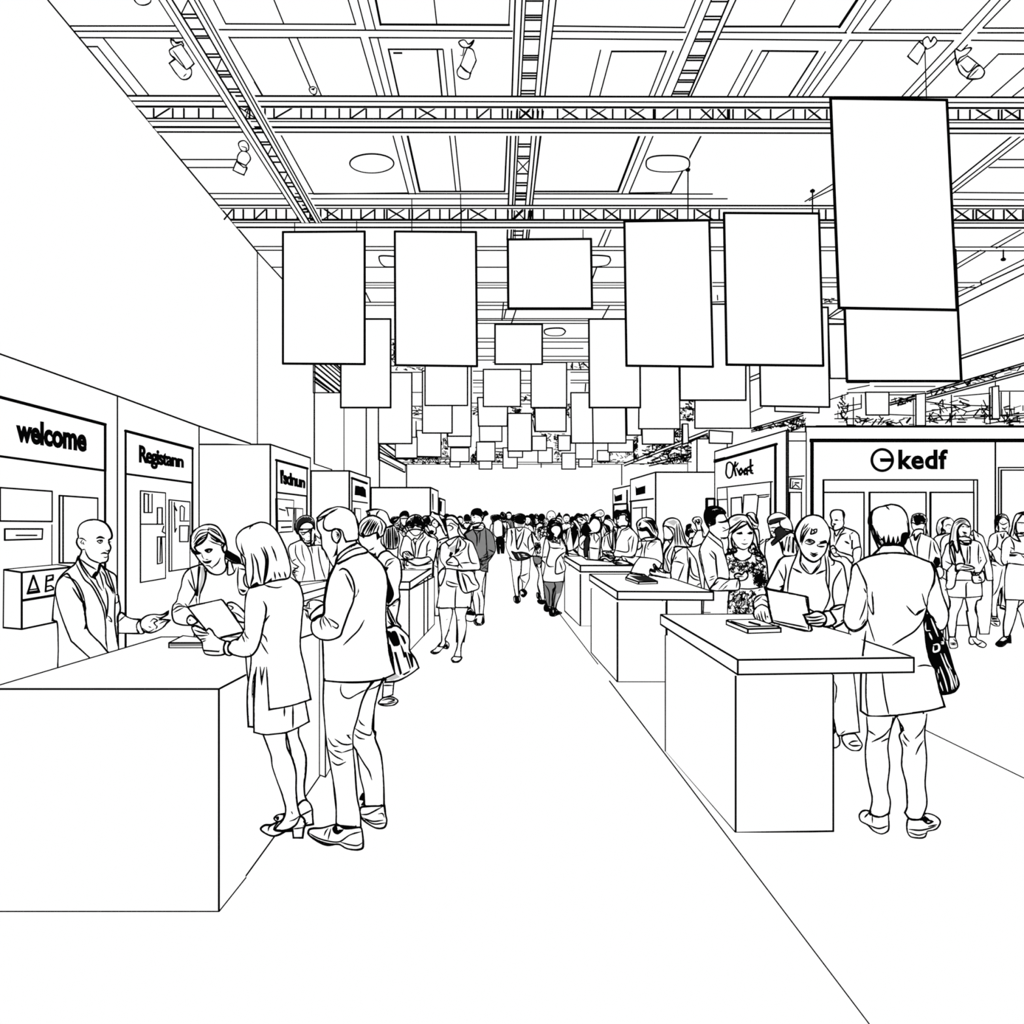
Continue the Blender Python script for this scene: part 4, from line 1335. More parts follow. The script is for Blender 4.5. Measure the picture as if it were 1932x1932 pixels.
cast('woman with a straight blond bob in a knee-length coat, seen from behind, holding a tablet', 'D', 4.15, """
= body
o 510,600 640,600 625,735 625,800 660,890 695,1000 695,1130 680,1300 690,1390 708,1425 750,1500 700,1640 640,1570 600,1400 560,1000
= shoe
o 620,1480 690,1422 730,1450 756,1512! 766,1652! 690,1665! 686,1600 650,1565
-3.4 645,1572 700,1545 756,1515
o 395,1600 420,1570 490,1555! 480,1590 430,1625
# 405,1590 425,1575 440,1580 440,1610 420,1618
= body
o 290,795 330,900 365,1000 375,1090 420,1230 480,1400 505,1530 480,1610 415,1680 400,1710 600,1710 670,1660 645,1570 620,1480 605,1350 600,1140 570,1030 515,910 505,780 560,400 560,-300 480,-600 380,-650 420,-900 380,-1150 200,-1200 80,-1050 120,-800 230,-650 150,-550 150,300
-2.6 540,1625 590,1608 640,1570
# 553,1530 564,1530 574,1552 566,1558
= shoe
o 265,1695 300,1665 365,1660 430,1632 400,1672 390,1700 450,1714 545,1697 600,1660 645,1572! 680,1605 690,1660 675,1695! 665,1782! 578,1782! 570,1700! 510,1715 440,1752 390,1765 320,1745
-3.4 335,1718 345,1680 390,1655
-3.4 570,1698 620,1692 680,1684
= skirt
o 215,250! 203,500 200,770! 300,792 410,785 505,772 620,725 728,668! 690,470! 650,200!~
-3.4 572,510 572,728
-3.4 490,525 490,618
> Z
= coat
o 471,1110! 465,1120 463,1150 465,1200 474,1237 472,1267 467.5,1297 466.5,1324 468.5,1371! 479,1372! 480,1289 484,1258!~ 503,1258! 508,1339! 550,1331 586.5,1319.5! 580.6,1289 573.8,1255 567,1226 569,1172 571.7,1125 564,1102 547,1088!~ 520,1095~ 497,1103~
> D
-3 258,140 263,190 272,320
-3 300,145 285,210 272,320
-2.4 200,210 185,320 182,440
> B
- 1345,1230 1310,1270 1285,1320
- 1230,1265 1275,1325
- 1250,1450 1300,1510 1315,1555
- 1235,1550 1280,1630 1325,1700
- 1280,860 1360,888 1450,895 1495,880
= hand
o 835,1085 880,1075 940,1100 990,1145 1040,1200! 1040,1310 970,1300 920,1220 870,1170
-2.8 840,1105 900,1140 870,1168
-2.8 900,1188 945,1210 1030,1275
-2.8 975,1300 1030,1310
+ tablet | white tablet computer tilted in the hands of the woman with the blond bob | tablet
= body
o 350,1130! 752,1040! 775,1052! 1022,1405! 1025,1432! 735,1508! 690,1480 580,1410!
-3.4 735,1495 1020,1428
-2.6 740,1505 1000,1450
& 760,1500 905,1470 880,1485 775,1512
<
= hand
o 405,1370 440,1358 520,1392 580,1412 602,1390 640,1410 690,1480 750,1525 800,1545 790,1620 800,1690 560,1690 535,1625 528,1560 470,1490 420,1430
- 445,1365 520,1395 590,1438
- 430,1408 520,1440 604,1452 600,1466
- 440,1465 500,1478 592,1472
- 500,1520 570,1515
-2.6 530,1550 570,1535
# 540,1645 725,1660 738,1650 732,1680 550,1668
= coat
o 1090,920 1060,1000 1045,1150 1038,1400 1022,1440 960,1510 880,1545 845,1590 838,1640 870,1690 950,1720 1050,1735 1130,1715 1180,1660 1230,1540 1270,1350 1296,1230 1300,1120 1268,1058!~ 1250,960~ 1150,900~
- 1035,1435 1060,1480 1090,1515
- 1010,1470 1040,1555
# 900,1530 1000,1475 960,1540 930,1535
= shirt_cuff
o 820,1545 795,1580 785,1640 800,1690 860,1718 885,1705 845,1665 840,1610 865,1558
= hair
o 1235,100 1130,135 1000,200 945,270 940,350 960,420 1010,490 1045,530 1055,700 1075,850 1100,900! 1150,880 1270,855 1300,835 1370,815! 1450,800 1580,770 1600,700 1590,600 1560,480 1500,330 1440,220 1370,145 1310,110
- 1100,185 1115,155 1145,140
# 998,340 1012,400 1045,505 1020,490 998,420
-3.6 1120,475 1140,600 1145,720 1110,870
-3.6 1145,482 1190,580 1210,700 1242,840
-3.6 1240,405 1292,520 1290,700 1268,850
-3.6 1272,395 1318,520 1310,700 1275,845
-3.2 1365,388 1400,470 1430,570
-3.2 1400,700 1415,790
-3.2 1450,705 1478,770
-3.2 1520,700 1545,780
# 1110,870 1148,700 1155,780 1115,880
# 1100,890 1195,825 1215,850 1270,850 1250,865 1110,905
# 1300,832 1370,770 1372,808
""", 3.8)

cast('balding man in a light jacket seen from behind at the left counter', 'C', 3.99, """
= hand
o 325,1275 240,1240 170,1245 130,1280 125,1310 85,1310 75,1340 130,1360 145,1440 170,1470 200,1490 320,1420
-2.6 150,1260 152,1345
-2.6 95,1330 180,1345
# 80,1345 130,1365 138,1395 100,1368
-2.6 105,1390 130,1465
> Z
= body
o 599.6,980 600,1000 605,1008 607,1021 608,1032 614,1041 621,1056 640,1090 635,1250 625,1400 640,1580! 672,1580! 665,1420 680,1300 705,1540! 722,1540! 705,1400 712,1250 720,1100 690,1060 672,1022 676,990 665,968 640,958 615,963
> D
= trousers
o 1340,260! 1280,370 1240,460 1190,640 1150,760 1150,900 1180,940 1220,1200 1255,1350 1260,1480! 1448,1475! 1440,1200 1410,960 1360,820 1365,770 1332,740! 1345,600 1400,350 1445,240!
- 1170,735 1240,780 1320,795 1330,752
- 1165,790 1205,825 1262,838
- 1205,650 1225,685 1262,710
- 1170,925 1260,1080 1300,1140 1330,1230
-3 1300,365 1390,325 1460,260
# 1210,1420 1245,1350 1262,1390 1255,1470 1225,1470 1245,1430
# 1330,745 1362,770 1355,795 1340,770
= shoe
o 1225,1495 1300,1482 1450,1478! 1460,1560 1472,1620 1450,1680 1390,1690 1300,1650 1225,1570
- 1240,1590 1340,1625 1440,1615
-3 1260,1608 1350,1650 1462,1640
- 1225,1560 1280,1560 1425,1490
-2.6 1390,1555 1430,1550 1450,1590
= trousers
o 870,260! 865,480 880,700 900,900 925,1040 960,1230 985,1400 990,1662! 1225,1685! 1220,1560 1190,1400 1165,1100 1150,940 1150,780 1190,640 1240,460 1290,360 1380,250!
-2.8 1035,310 1030,370 1060,430 1105,447 1180,410 1275,362
- 910,825 950,890 970,905 1008,905
- 975,835 1050,885 1100,890 1142,880
- 915,940 980,1000 1055,1040
- 945,1050 1000,1085 1082,1055
-3 970,945 1045,968
-2.6 1045,965 1110,945 1150,930
# 1083,793 1145,795 1110,800 1140,850 1105,825
= shoe
o 720,1740 730,1705 760,1695 850,1690 960,1660 1000,1655 1060,1690 1222,1682! 1232,1700 1246,1840 1240,1880 1200,1895 1080,1880 1020,1845 900,1850 800,1810
- 730,1740 800,1780 900,1812 1020,1820 1120,1755 1228,1725
- 1030,1825 1120,1850 1200,1855 1240,1830
- 728,1755 800,1800 920,1838 1015,1842
-3 872,1762 890,1720 912,1692
-3 910,1802 925,1740 937,1694
# 950,1690 990,1660 1005,1700 1060,1702 1000,1752 970,1740
w2.4 995,1690 1015,1712
> Z
= jacket
o 634.5,1062! 653,1042 674,1025! 681,1031 692,1039 707.5,1052 720,1064 729,1083 731.6,1103 728.5,1134 727.7,1173 731,1204 736,1241 745,1271! 725,1280 702,1285 648,1287 611,1284! 610,1230 609,1204 612,1130 622,1085
> C
- 820,1478 750,1600 650,1700 565,1785
o 490,790 440,880 400,970 370,1100 345,1250 325,1420 250,1450 190,1490 175,1560 200,1650 280,1708 370,1725 460,1708 530,1670 560,1590 620,1420 690,1230 696,1050 650,930 600,868 555,855 515,880!~ 505,830~
-3.4 590,920 650,1050 682,1140
# 688,1222 735,1160 748,1090 757,1130 725,1195
- 305,1432 285,1500 305,1600
- 320,1430 325,1500 352,1556
- 330,1430 390,1510 420,1570
- 385,1460 450,1500 507,1550 490,1578 430,1552
= jacket
o 480,790 500,705 640,590 735,545! 860,645 700,695 560,765
- 490,775 560,700 690,620 800,595
- 500,810 640,725 860,655
= shirt_cuff
o 170,1470 165,1430 220,1360 322,1300 322,1395 260,1440 195,1488
-3 180,1480 260,1425 320,1400
= hair
o 325,330 330,360 380,395 430,388 480,370 525,378 552,400 577,480 600,530! 722,508! 744,500 748,400 730,300 705,210 650,150 560,112 490,105 400,135 310,185 248,240! 262,278! 300,255 345,225 325,290
- 500,128 400,185 262,245
- 340,235 420,165 500,128
= ear
o 470,372 440,385 425,430 430,480 452,522 490,545 520,500 535,440 515,395 490,375
-2.6 470,405 502,430 512,460 490,490
-2.6 480,430 495,450 485,470
-2.6 490,545 488,700
# 450,692 485,600 495,685 430,722
-2.8 300,440 285,470 302,520
# 275,470 300,455 305,528 290,500
> C
""", 3.8)

cast('boy with thick striped hair and a white shirt behind the balding man, one foot showing', 'C', 7.3, """
> D
= shoe
o 1395,490 1430,450 1540,440 1578,470 1550,500 1470,514
-3 1430,465 1500,450 1545,460 1480,485
-3 1395,495 1470,500 1560,480
= trousers
o 1420,100 1440,322 1432,440! 1530,410! 1535,330 1545,100
-3 1440,322 1530,322
> C
= body
o 745,440 748,500 800,590 870,650 950,690 990,740 1010,1000 1050,2200 1150,2200 1160,1200 1120,800 1090,640 1060,560 1050,450 1040,330 900,250 780,330
# 790,450 835,458 815,490 795,478
# 962,430 985,445 1010,480 972,512
# 870,632 945,590 930,620 885,640
# 895,668 930,680 960,655 965,690 935,705
-2.6 1030,455 1025,540 1060,590 1100,625
= shirt
o 980,730! 1020,670 1100,640 1180,700 1240,740 1268,980 1242,1080 1250,1200 1240,1230 1130,1300 1085,1300 1000,1200 990,900
- 1065,845 1100,760 1190,727
-2.8 1090,830 1175,760
# 1070,830 1120,840 1090,890
# 1092,920 1140,1030 1180,1180 1140,1265 1110,1290 1085,1200
-3.6 1130,1305 1235,1215
= hand
o 1242,1225 1235,1350 1215,1500 1262,1560 1250,1580 1180,1550 1105,1330 1135,1300
-2.4 1160,1310 1200,1302
= hair
o 760,420 752,340 800,262 860,225 920,212 990,235 1050,280 1082,330 1065,400 1045,450 1010,470 985,425 940,425 870,455 820,458 775,455
-3.2 890,250 800,400 790,440
-3.2 910,255 830,370 800,430
-3.2 930,262 850,400 830,440
-3.2 950,275 880,400 860,445
-3.2 970,285 910,380 890,440
-3.2 985,300 940,380 925,425
-3.2 1000,330 970,420
-3 1010,270 1035,340 1020,440
-3 870,262 790,340 770,420
# 770,430 800,400 830,450 790,456
# 930,418 985,400 1000,460 965,430
+ shoulder_bag | striped black and white bag hanging behind the balding man | bag
> Z
= bag_body
o 729,1186 748,1181 760,1190 771,1202 773,1228 783,1243 790,1260! 774,1272 747,1285 727,1287! 733,1240
> C
# 1095,1610 1130,1615 1180,1700 1200,1800 1180,1800 1140,1740
# 1150,1620 1190,1610 1240,1700 1250,1780 1210,1800 1180,1700
# 1240,1640 1300,1680 1330,1760 1310,1780
# 1110,1760 1140,1780 1180,1950 1150,1940
# 1250,1760 1280,1800 1330,1930 1300,1940
> D
# 1500,0 1530,0 1555,190 1535,205
# 1540,0 1565,0 1620,205 1600,225
# 1640,0 1660,0 1705,150 1695,170
# 1670,0 1720,30 1730,140 1715,155
# 1620,215 1700,175 1690,195 1640,225
& 1470,265 1560,210 1600,240 1520,275
> C
= strap
-5 1095,1370 1130,1460 1195,1560
-4 1110,1330 1150,1420 1205,1530
-3 1095,1585 1160,1565 1105,1490
""", 3.4)

cast('man in glasses, suit and tie, smiling behind a small left counter', 'N', 9.85, """
= body
o 955,960 975,990 1000,1020 1030,1080 1065,1112 1100,1110 1130,1065 1140,1060 1130,1000 1130,1150 1200,1300 1180,2550! 1100,2550! 1090,2000 1070,2000 1060,2550! 980,2550! 1000,1300 1010,1100 990,1010 960,960 960,900 1000,850 1060,835 1110,860 1125,940
= suit
o 1005,1055! 908,1098! 890,1128 905,1215! 925,1260 985,1300! 930,1345 965,1425! 985,1440! 1250,1420! 1262,1250 1240,1160 1200,1110 1150,1105 1100,1112 1070,1120 1035,1080
- 955,1100 955,1180 1000,1260 1035,1300 1015,1430
-2.4 1010,1100 1020,1180 1040,1250
-2.4 1062,1115 1090,1180 1110,1300 1132,1430
-2.4 1160,1118 1165,1180 1185,1290 1225,1410
-2.4 1100,1115 1110,1180
-2.4 925,1335 985,1345
-2.4 930,1310 975,1320
-2.4 925,1370 970,1380
# 925,1340 960,1350 945,1370
# 930,1380 965,1390 950,1400
-2.4 925,1250 960,1230
-2 1205,1130 1225,1180 1245,1240
# 1185,1110 1205,1125 1215,1160 1190,1140
= hair
o 975,1000 955,960 958,900 1000,850 1060,835 1110,860 1128,960! 1105,910 1050,895 1005,920 985,960
@ 972,985 960,950 965,900 1005,855 1060,842 1105,865 1120,945 1100,905 1050,890 1003,915 982,955
= glasses
-3 990,985 1050,988 1112,940
-2.2 1005,990 1020,1010 1040,1000 1048,990
-2.2 1070,975 1085,995 1100,980 1108,950
# 1065,970 1085,962 1082,990
-2 1015,1035 1035,1050 1030,1070
-3.6 1035,1078 1070,1088 1112,1062
-2.4 1045,1062 1070,1068 1100,1052
-2 1060,1095 1090,1090
# 1072,1020 1082,1022 1076,1030
-2.4 1130,1010 1180,1050
# 1150,1060 1185,1085 1170,1085
""", 2.8)
# ------------------------------------------------------------------ people around the near right counter
cast('woman with a light headband and long hair turned away, dark scarf at her neck', 'J', 9.7, """
= body
o 1265,290 1280,360 1290,400 1310,430 1340,470 1330,700 1340,2500! 1440,2500! 1450,1800 1470,2500! 1560,2500! 1570,900 1560,600 1500,400 1540,370 1510,250 1450,190 1380,165 1300,190
-2.4 1285,340 1330,335 1370,338
-2.4 1290,385 1310,372 1330,395 1312,400
= top
o 1240,470! 1225,600 1250,800 1262,960! 1300,1300! 1600,1300! 1620,900 1600,640 1570,560 1480,420 1350,440
-2.4 1152,540 1180,490 1220,470
-2.6 1240,1000 1300,880 1390,700 1430,675 1575,650
# 1175,490 1200,460 1210,470 1190,495
-2 1160,540 1235,480
-3 1245,500 1320,430
= hair
o 1350,440 1400,440 1480,400 1545,400 1585,500 1600,600 1570,650 1436,640 1420,580 1395,500
# 1405,500 1430,480 1445,560 1438,630 1420,580
# 1440,590 1470,440 1490,430 1465,520 1455,610
# 1480,600 1500,440 1520,430 1510,540 1500,620
# 1530,620 1540,440 1565,450 1560,560 1560,630
-3 1580,520 1585,630
& 1500,520 1515,450 1530,520 1520,610
= scarf
o 1340,370 1405,325 1470,375 1540,380 1480,410 1400,470 1310,535 1300,510 1355,440
@ 1345,372 1405,330 1465,380 1530,384 1480,406 1400,464 1315,528 1306,512 1360,440
= cap
o 1270,292 1262,230 1300,190 1380,165 1450,190 1510,250 1545,372! 1480,352 1430,340 1395,290 1400,258! 1330,285
@ 1272,258 1330,232 1400,218 1472,222 1440,245 1400,260 1340,285 1280,306
""", 2.8)

cast('man in an open-necked polo shirt with folded arms before the kedf booth doors', 'K', 10.2, """
= body
o 1090,160 1110,110 1200,90 1262,106 1287,160 1272,220 1278,280 1262,330 1300,420 1350,800 1340,3000! 1270,3000! 1260,2000 1240,2000 1230,3000! 1150,3000! 1150,800 1140,420 1143,372 1120,330 1102,290 1108,230
# 1250,108 1275,130 1286,180 1274,235 1262,180
# 1105,220 1125,225 1110,300 1104,270
# 1138,228 1180,218 1212,240 1190,242 1165,246
# 1222,228 1236,236 1226,242
-2.6 1125,280 1160,290 1140,300 1142,335
# 1110,300 1145,320 1142,345 1120,330
-2 1145,372 1190,368 1250,340
= polo_shirt
o 1268,328! 1440,395 1478,430 1500,540 1512,612! 1420,640! 1400,780 1350,1400! 1120,1400! 1085,600 1078,330! 1125,365 1148,385 1200,370
# 1108,345 1150,380 1160,470 1140,400
-2.6 1142,400 1145,540
-2.6 1148,385 1170,455 1240,360 1280,355 1205,450
-3 1160,590 1200,500 1240,440 1312,415
-2.4 1360,430 1370,520
-2.2 1375,430 1410,402
-4 1290,530 1355,565
# 1382,510 1408,510 1405,600 1415,640 1380,640
= arm
o 1420,640 1512,615 1520,700 1500,800! 1415,880! 1392,840 1400,760
= forearm
o 1095,610 1130,590 1160,620 1195,665 1300,705 1395,745 1415,800 1395,835 1300,750 1200,740 1165,745 1110,690
-2.4 1110,640 1150,630 1170,690 1130,700
-2.6 1170,695 1210,720 1250,770
-2 1130,620 1100,650
""", 2.8)

cast('dark-haired man in a light shirt leaning in beside the woman in a patterned dress', 'J', 8.95, """
= body
o 580,270 590,340 600,400~ 600,700~ 620,2200!~ 700,2200!~ 710,1500~ 730,1500~ 740,2200!~ 790,2200!~ 790,1000~ 760,600~ 720,480 740,450 790,450 812,420 815,380 825,330 800,260 750,170 640,120
# 685,272 755,258 810,235 800,268 760,280 720,284
-2.6 745,380 790,360 830,340
-2.4 720,445 760,462 805,450
-2 740,330 780,350
-2.6 570,282 585,315 640,300 655,285
-2.4 600,280 615,300
= shirt
o 592,375! 560,430 490,560 478,620 505,770 560,950 600,1045! 690,1047!~ 812,915 785,700 750,590 738,510 650,430
- 572,430 660,500 745,575
- 600,395 690,460 738,495
-3.4 615,598 655,640 670,750 688,912
-3 592,625 655,700
-2.4 490,600 500,680 540,850
-2.4 600,905 655,885
-2.2 590,940 650,915
= hand
o 880,880 920,860 960,880 1000,835 1030,880 1010,915 960,935 928,932
-2.4 900,890 985,895
= shirt
o 690,915 800,925 880,920 925,912! 940,1000 930,1038 800,1050 650,1052 605,1040 640,985
-2.6 640,1000 700,945
-2.4 700,1040 760,975 830,930
-2.4 745,1042 800,990
-2.4 900,1020 915,935
= hair
o 560,120 600,100 680,95 740,120 775,170 700,178 662,215 655,290 625,300 585,275 572,285 585,335 548,260 538,190
# 563,122 602,103 680,98 738,122 770,168 700,175 660,215 652,285 625,292 588,268 568,280 578,322 550,255 541,190
w1.4 600,145 680,125 740,140
""", 3.2)

cast('woman with fair hair and a headband in a dark patterned dress, looking down', 'J', 9.3, """
= body
o 840,330 850,430 880,500 930,560 985,582 1040,555 1080,490 1095,420 1085,340 1040,270 950,220 880,240! 830,300
> J
o 850,1200 1100,1200 1090,2200! 1010,2200! 990,1500 960,1500 940,2200! 860,2200!
= patterned_dress
o 782,640! 850,610 890,690 970,712 1060,668 1090,600 1160,620 1230,685 1245,740 1255,850 1258,1000 1215,1015! 1240,1080 1120,1180 1110,1290 1080,1315! 1085,1340 940,1345 800,1340 798,1312! 820,1070! 935,1035! 830,930 805,860
-2.6 930,1030 1050,1035 1200,1015
v 190 2.1 800,660 860,640 900,700 970,725 1060,690 1130,630 1220,690 1245,850 1240,980 1140,1010 1100,930 1020,840 900,850 820,840
v 55 2.6 1090,880 1180,820 1240,870 1240,1000 1140,1020
v 150 2.1 830,1080 930,1050 1050,1050 1190,1030 1110,1150 1090,1290 820,1300
# 1160,900 1190,880 1200,930 1240,960 1190,970 1170,1010 1150,960
# 1080,780 1110,800 1100,850 1080,830
& 890,1110 930,1095 955,1150 920,1190 890,1170
& 960,1180 1010,1150 1040,1180 1010,1225 975,1210
-2.4 890,1110 930,1090 965,1115 955,1160 1000,1140
= hand
o 885,870 930,855 980,870 1020,830 1030,890 1000,925 945,938 935,930
-2.2 920,885 990,890
= body
o 865,600 900,570 985,590 1050,560 1075,600 1060,670 970,712 885,680
-2.6 870,660 970,712 1060,668
o 850,430 880,500 930,560 985,582 1040,555 1080,490 1095,420 1085,340 1040,270 950,320 855,400
# 900,395 965,380 975,410 940,415 905,408
# 1018,402 1060,378 1090,385 1085,410 1050,414
-2.4 960,515 995,525 1032,515
-1.6 985,480 1005,470
= hair
o 815,300 815,240 870,200 950,188 1012,200 1060,270 1100,360 1130,450 1150,560 1220,680! 1130,650 1040,600 1085,500 1092,380 1032,285! 960,330 860,395 848,440 860,540 905,600 800,640! 815,500 800,400
-3 820,405 900,340 980,265 1030,280
-3 770,370 850,330 960,248
# 770,375 850,320 870,330 820,370
# 850,390 940,320 1020,285 940,345 860,410
-3 1010,250 1040,310 1075,370
-2.2 835,450 850,540 880,610
-2.2 865,470 890,560 910,595
-2.4 1080,480 1110,540 1140,620
-2.2 815,560 850,610 880,650
v 46 2.2 1040,600 1095,480 1150,570 1215,670 1130,650
v 30 2.2 800,560 850,560 900,610 800,650
& 850,250 900,215 960,215 900,260
""", 3.2)

cast('fair-haired woman in an open jacket with a laptop at the near right counter', 'K', 5.83, """
> E
= shoe
o 140,925! 165,970 186,1010 186,1080 165,1098! 140,1100!
o 215,1010 320,985! 350,1030 378,1080 350,1120 300,1127 250,1090
-3.2 268,1068 300,1050 345,1045
-3.2 268,1070 300,1085 368,1082
-2.4 270,1062 290,1080 350,1080
= trousers
o 120,300! 140,600 150,930 182,1005! 250,985 357,970! 340,800 320,580 285,300!
-2.6 148,550 165,590 165,650 155,730
-2.6 200,990 240,960
> K
= body
o 590,430 620,330 690,230 770,178 850,165 950,190 1020,260 1065,340 1085,430 1065,540 1035,620 1010,690 960,750 955,850 1000,1000 1050,1500 1000,2400 1150,3200 1040,3300 800,2400 720,2400 620,1500 600,1100 660,900 680,700 655,590 610,520
= jacket
o 640,640!~ 600,728! 500,738 430,747 380,800 300,940 220,1090 180,1178! 490,1300! 1000,1600! 1110,1540 1300,1440 1332,1250 1310,1060 1272,870 1240,830 1100,770 1065,650!~ 1010,700~ 955,770~ 950,860~ 825,992~ 700,900~ 670,720~
- 645,640 600,760 550,880 500,1080 490,1250
-3 455,850 467,960 440,1120 428,1235
-3 365,930 400,1000 442,1095
# 365,1170 440,1130 425,1230 375,1225 405,1180
-4 560,905 610,935 690,975
-4 890,992 950,965 1022,935
- 672,700 668,850 710,920 820,990 900,930 945,850 955,770
-3 690,830 730,890 790,965
-3 930,850 880,920 830,980
- 1010,720 1032,900 1030,1080 1080,1300 1040,1420 985,1520
-2.6 1050,740 1072,900 1065,1230
-3 1250,905 1130,1130 1120,1300 1140,1420 1080,1525
-3 1100,790 1140,810 1130,860 1098,868
# 1060,640 1075,730 1090,770 1060,740
= shirt_cuff
o 30,1345 100,1290 180,1288 215,1390 228,1465 180,1440 120,1415 55,1455 30,1490 12,1420
-2.4 25,1390 130,1300
-2.4 130,1340 190,1370 215,1400
-3 55,1455 120,1412 200,1440
= hand
o 50,1460 120,1420 205,1455 240,1560 275,1650 215,1680 70,1640 22,1570 30,1480
-2.8 75,1540 112,1650
-2.8 110,1505 150,1640 205,1682
-2.8 165,1510 185,1635
-2.4 55,1560 70,1640
# 190,1582 215,1570 222,1612
= body
o 625,520 600,420 640,320 700,230 770,180 850,166 950,190 1020,260 1065,340 1085,430 1062,540 1035,620 1010,690 960,750 920,790 860,818 800,800 740,755 690,680 655,590
-2.8 735,285 690,380 665,545
-2.8 775,335 710,420 675,550
-2.8 805,335 740,430 690,560 692,585
-2.6 785,280 740,330 715,365
-2.6 730,390 700,470 680,540
-2.6 830,350 815,430 850,425 895,400 898,360 850,375 870,395 835,420
# 820,345 845,360 825,430 812,420
-3 728,545 780,505 866,540 810,572 735,555
-2.6 745,510 800,525 845,545
-2.4 760,530 830,555
# 890,518 930,535 975,525 1028,514 1045,555 1020,560 960,570 905,580 945,550
-3.6 908,598 960,606 1008,600
-2.8 905,575 910,598
-2.6 810,685 855,705 912,690
-3 806,705 855,742 915,712
-2.6 815,690 852,718 915,712
# 1040,540 1062,560 1035,600
^ 0.49
+ laptop | open laptop turned away on the near right counter, held by the fair-haired woman | laptop
= lid
o 195,1198! 745,1306 768,1318! 785,1500 800,1640 830,1770! 800,1797! 540,1735 280,1665! 240,1500 210,1300
-3 290,1640 400,1665 755,1738
-3 742,1318 765,1440 790,1552
# 745,1312 770,1320 795,1550 782,1545
-2.8 780,1690 785,1770
-2.4 810,1690 825,1760
<
= hand
o 718,1565! 800,1548 900,1513 980,1540 1033,1605 1030,1660 975,1712 860,1715 780,1690 745,1620
-3.2 740,1587 860,1600 980,1575
-3.2 768,1640 880,1642 1000,1612
-3.2 760,1682 900,1680 1015,1665
-2.6 775,1620 770,1680
= shirt_cuff
o 985,1712 1030,1650 1030,1590 990,1530 1085,1512 1130,1570 1168,1662! 1100,1715
= jacket
o 1090,1500 1140,1450 1210,1425 1300,1430 1320,1560 1270,1660 1140,1742! 1115,1710! 1168,1665 1130,1575
-3 1110,1492 1200,1480 1280,1440
-3 1235,1655 1280,1625
# 1010,1735 1115,1685 1100,1705 1050,1730
""", 3.8)

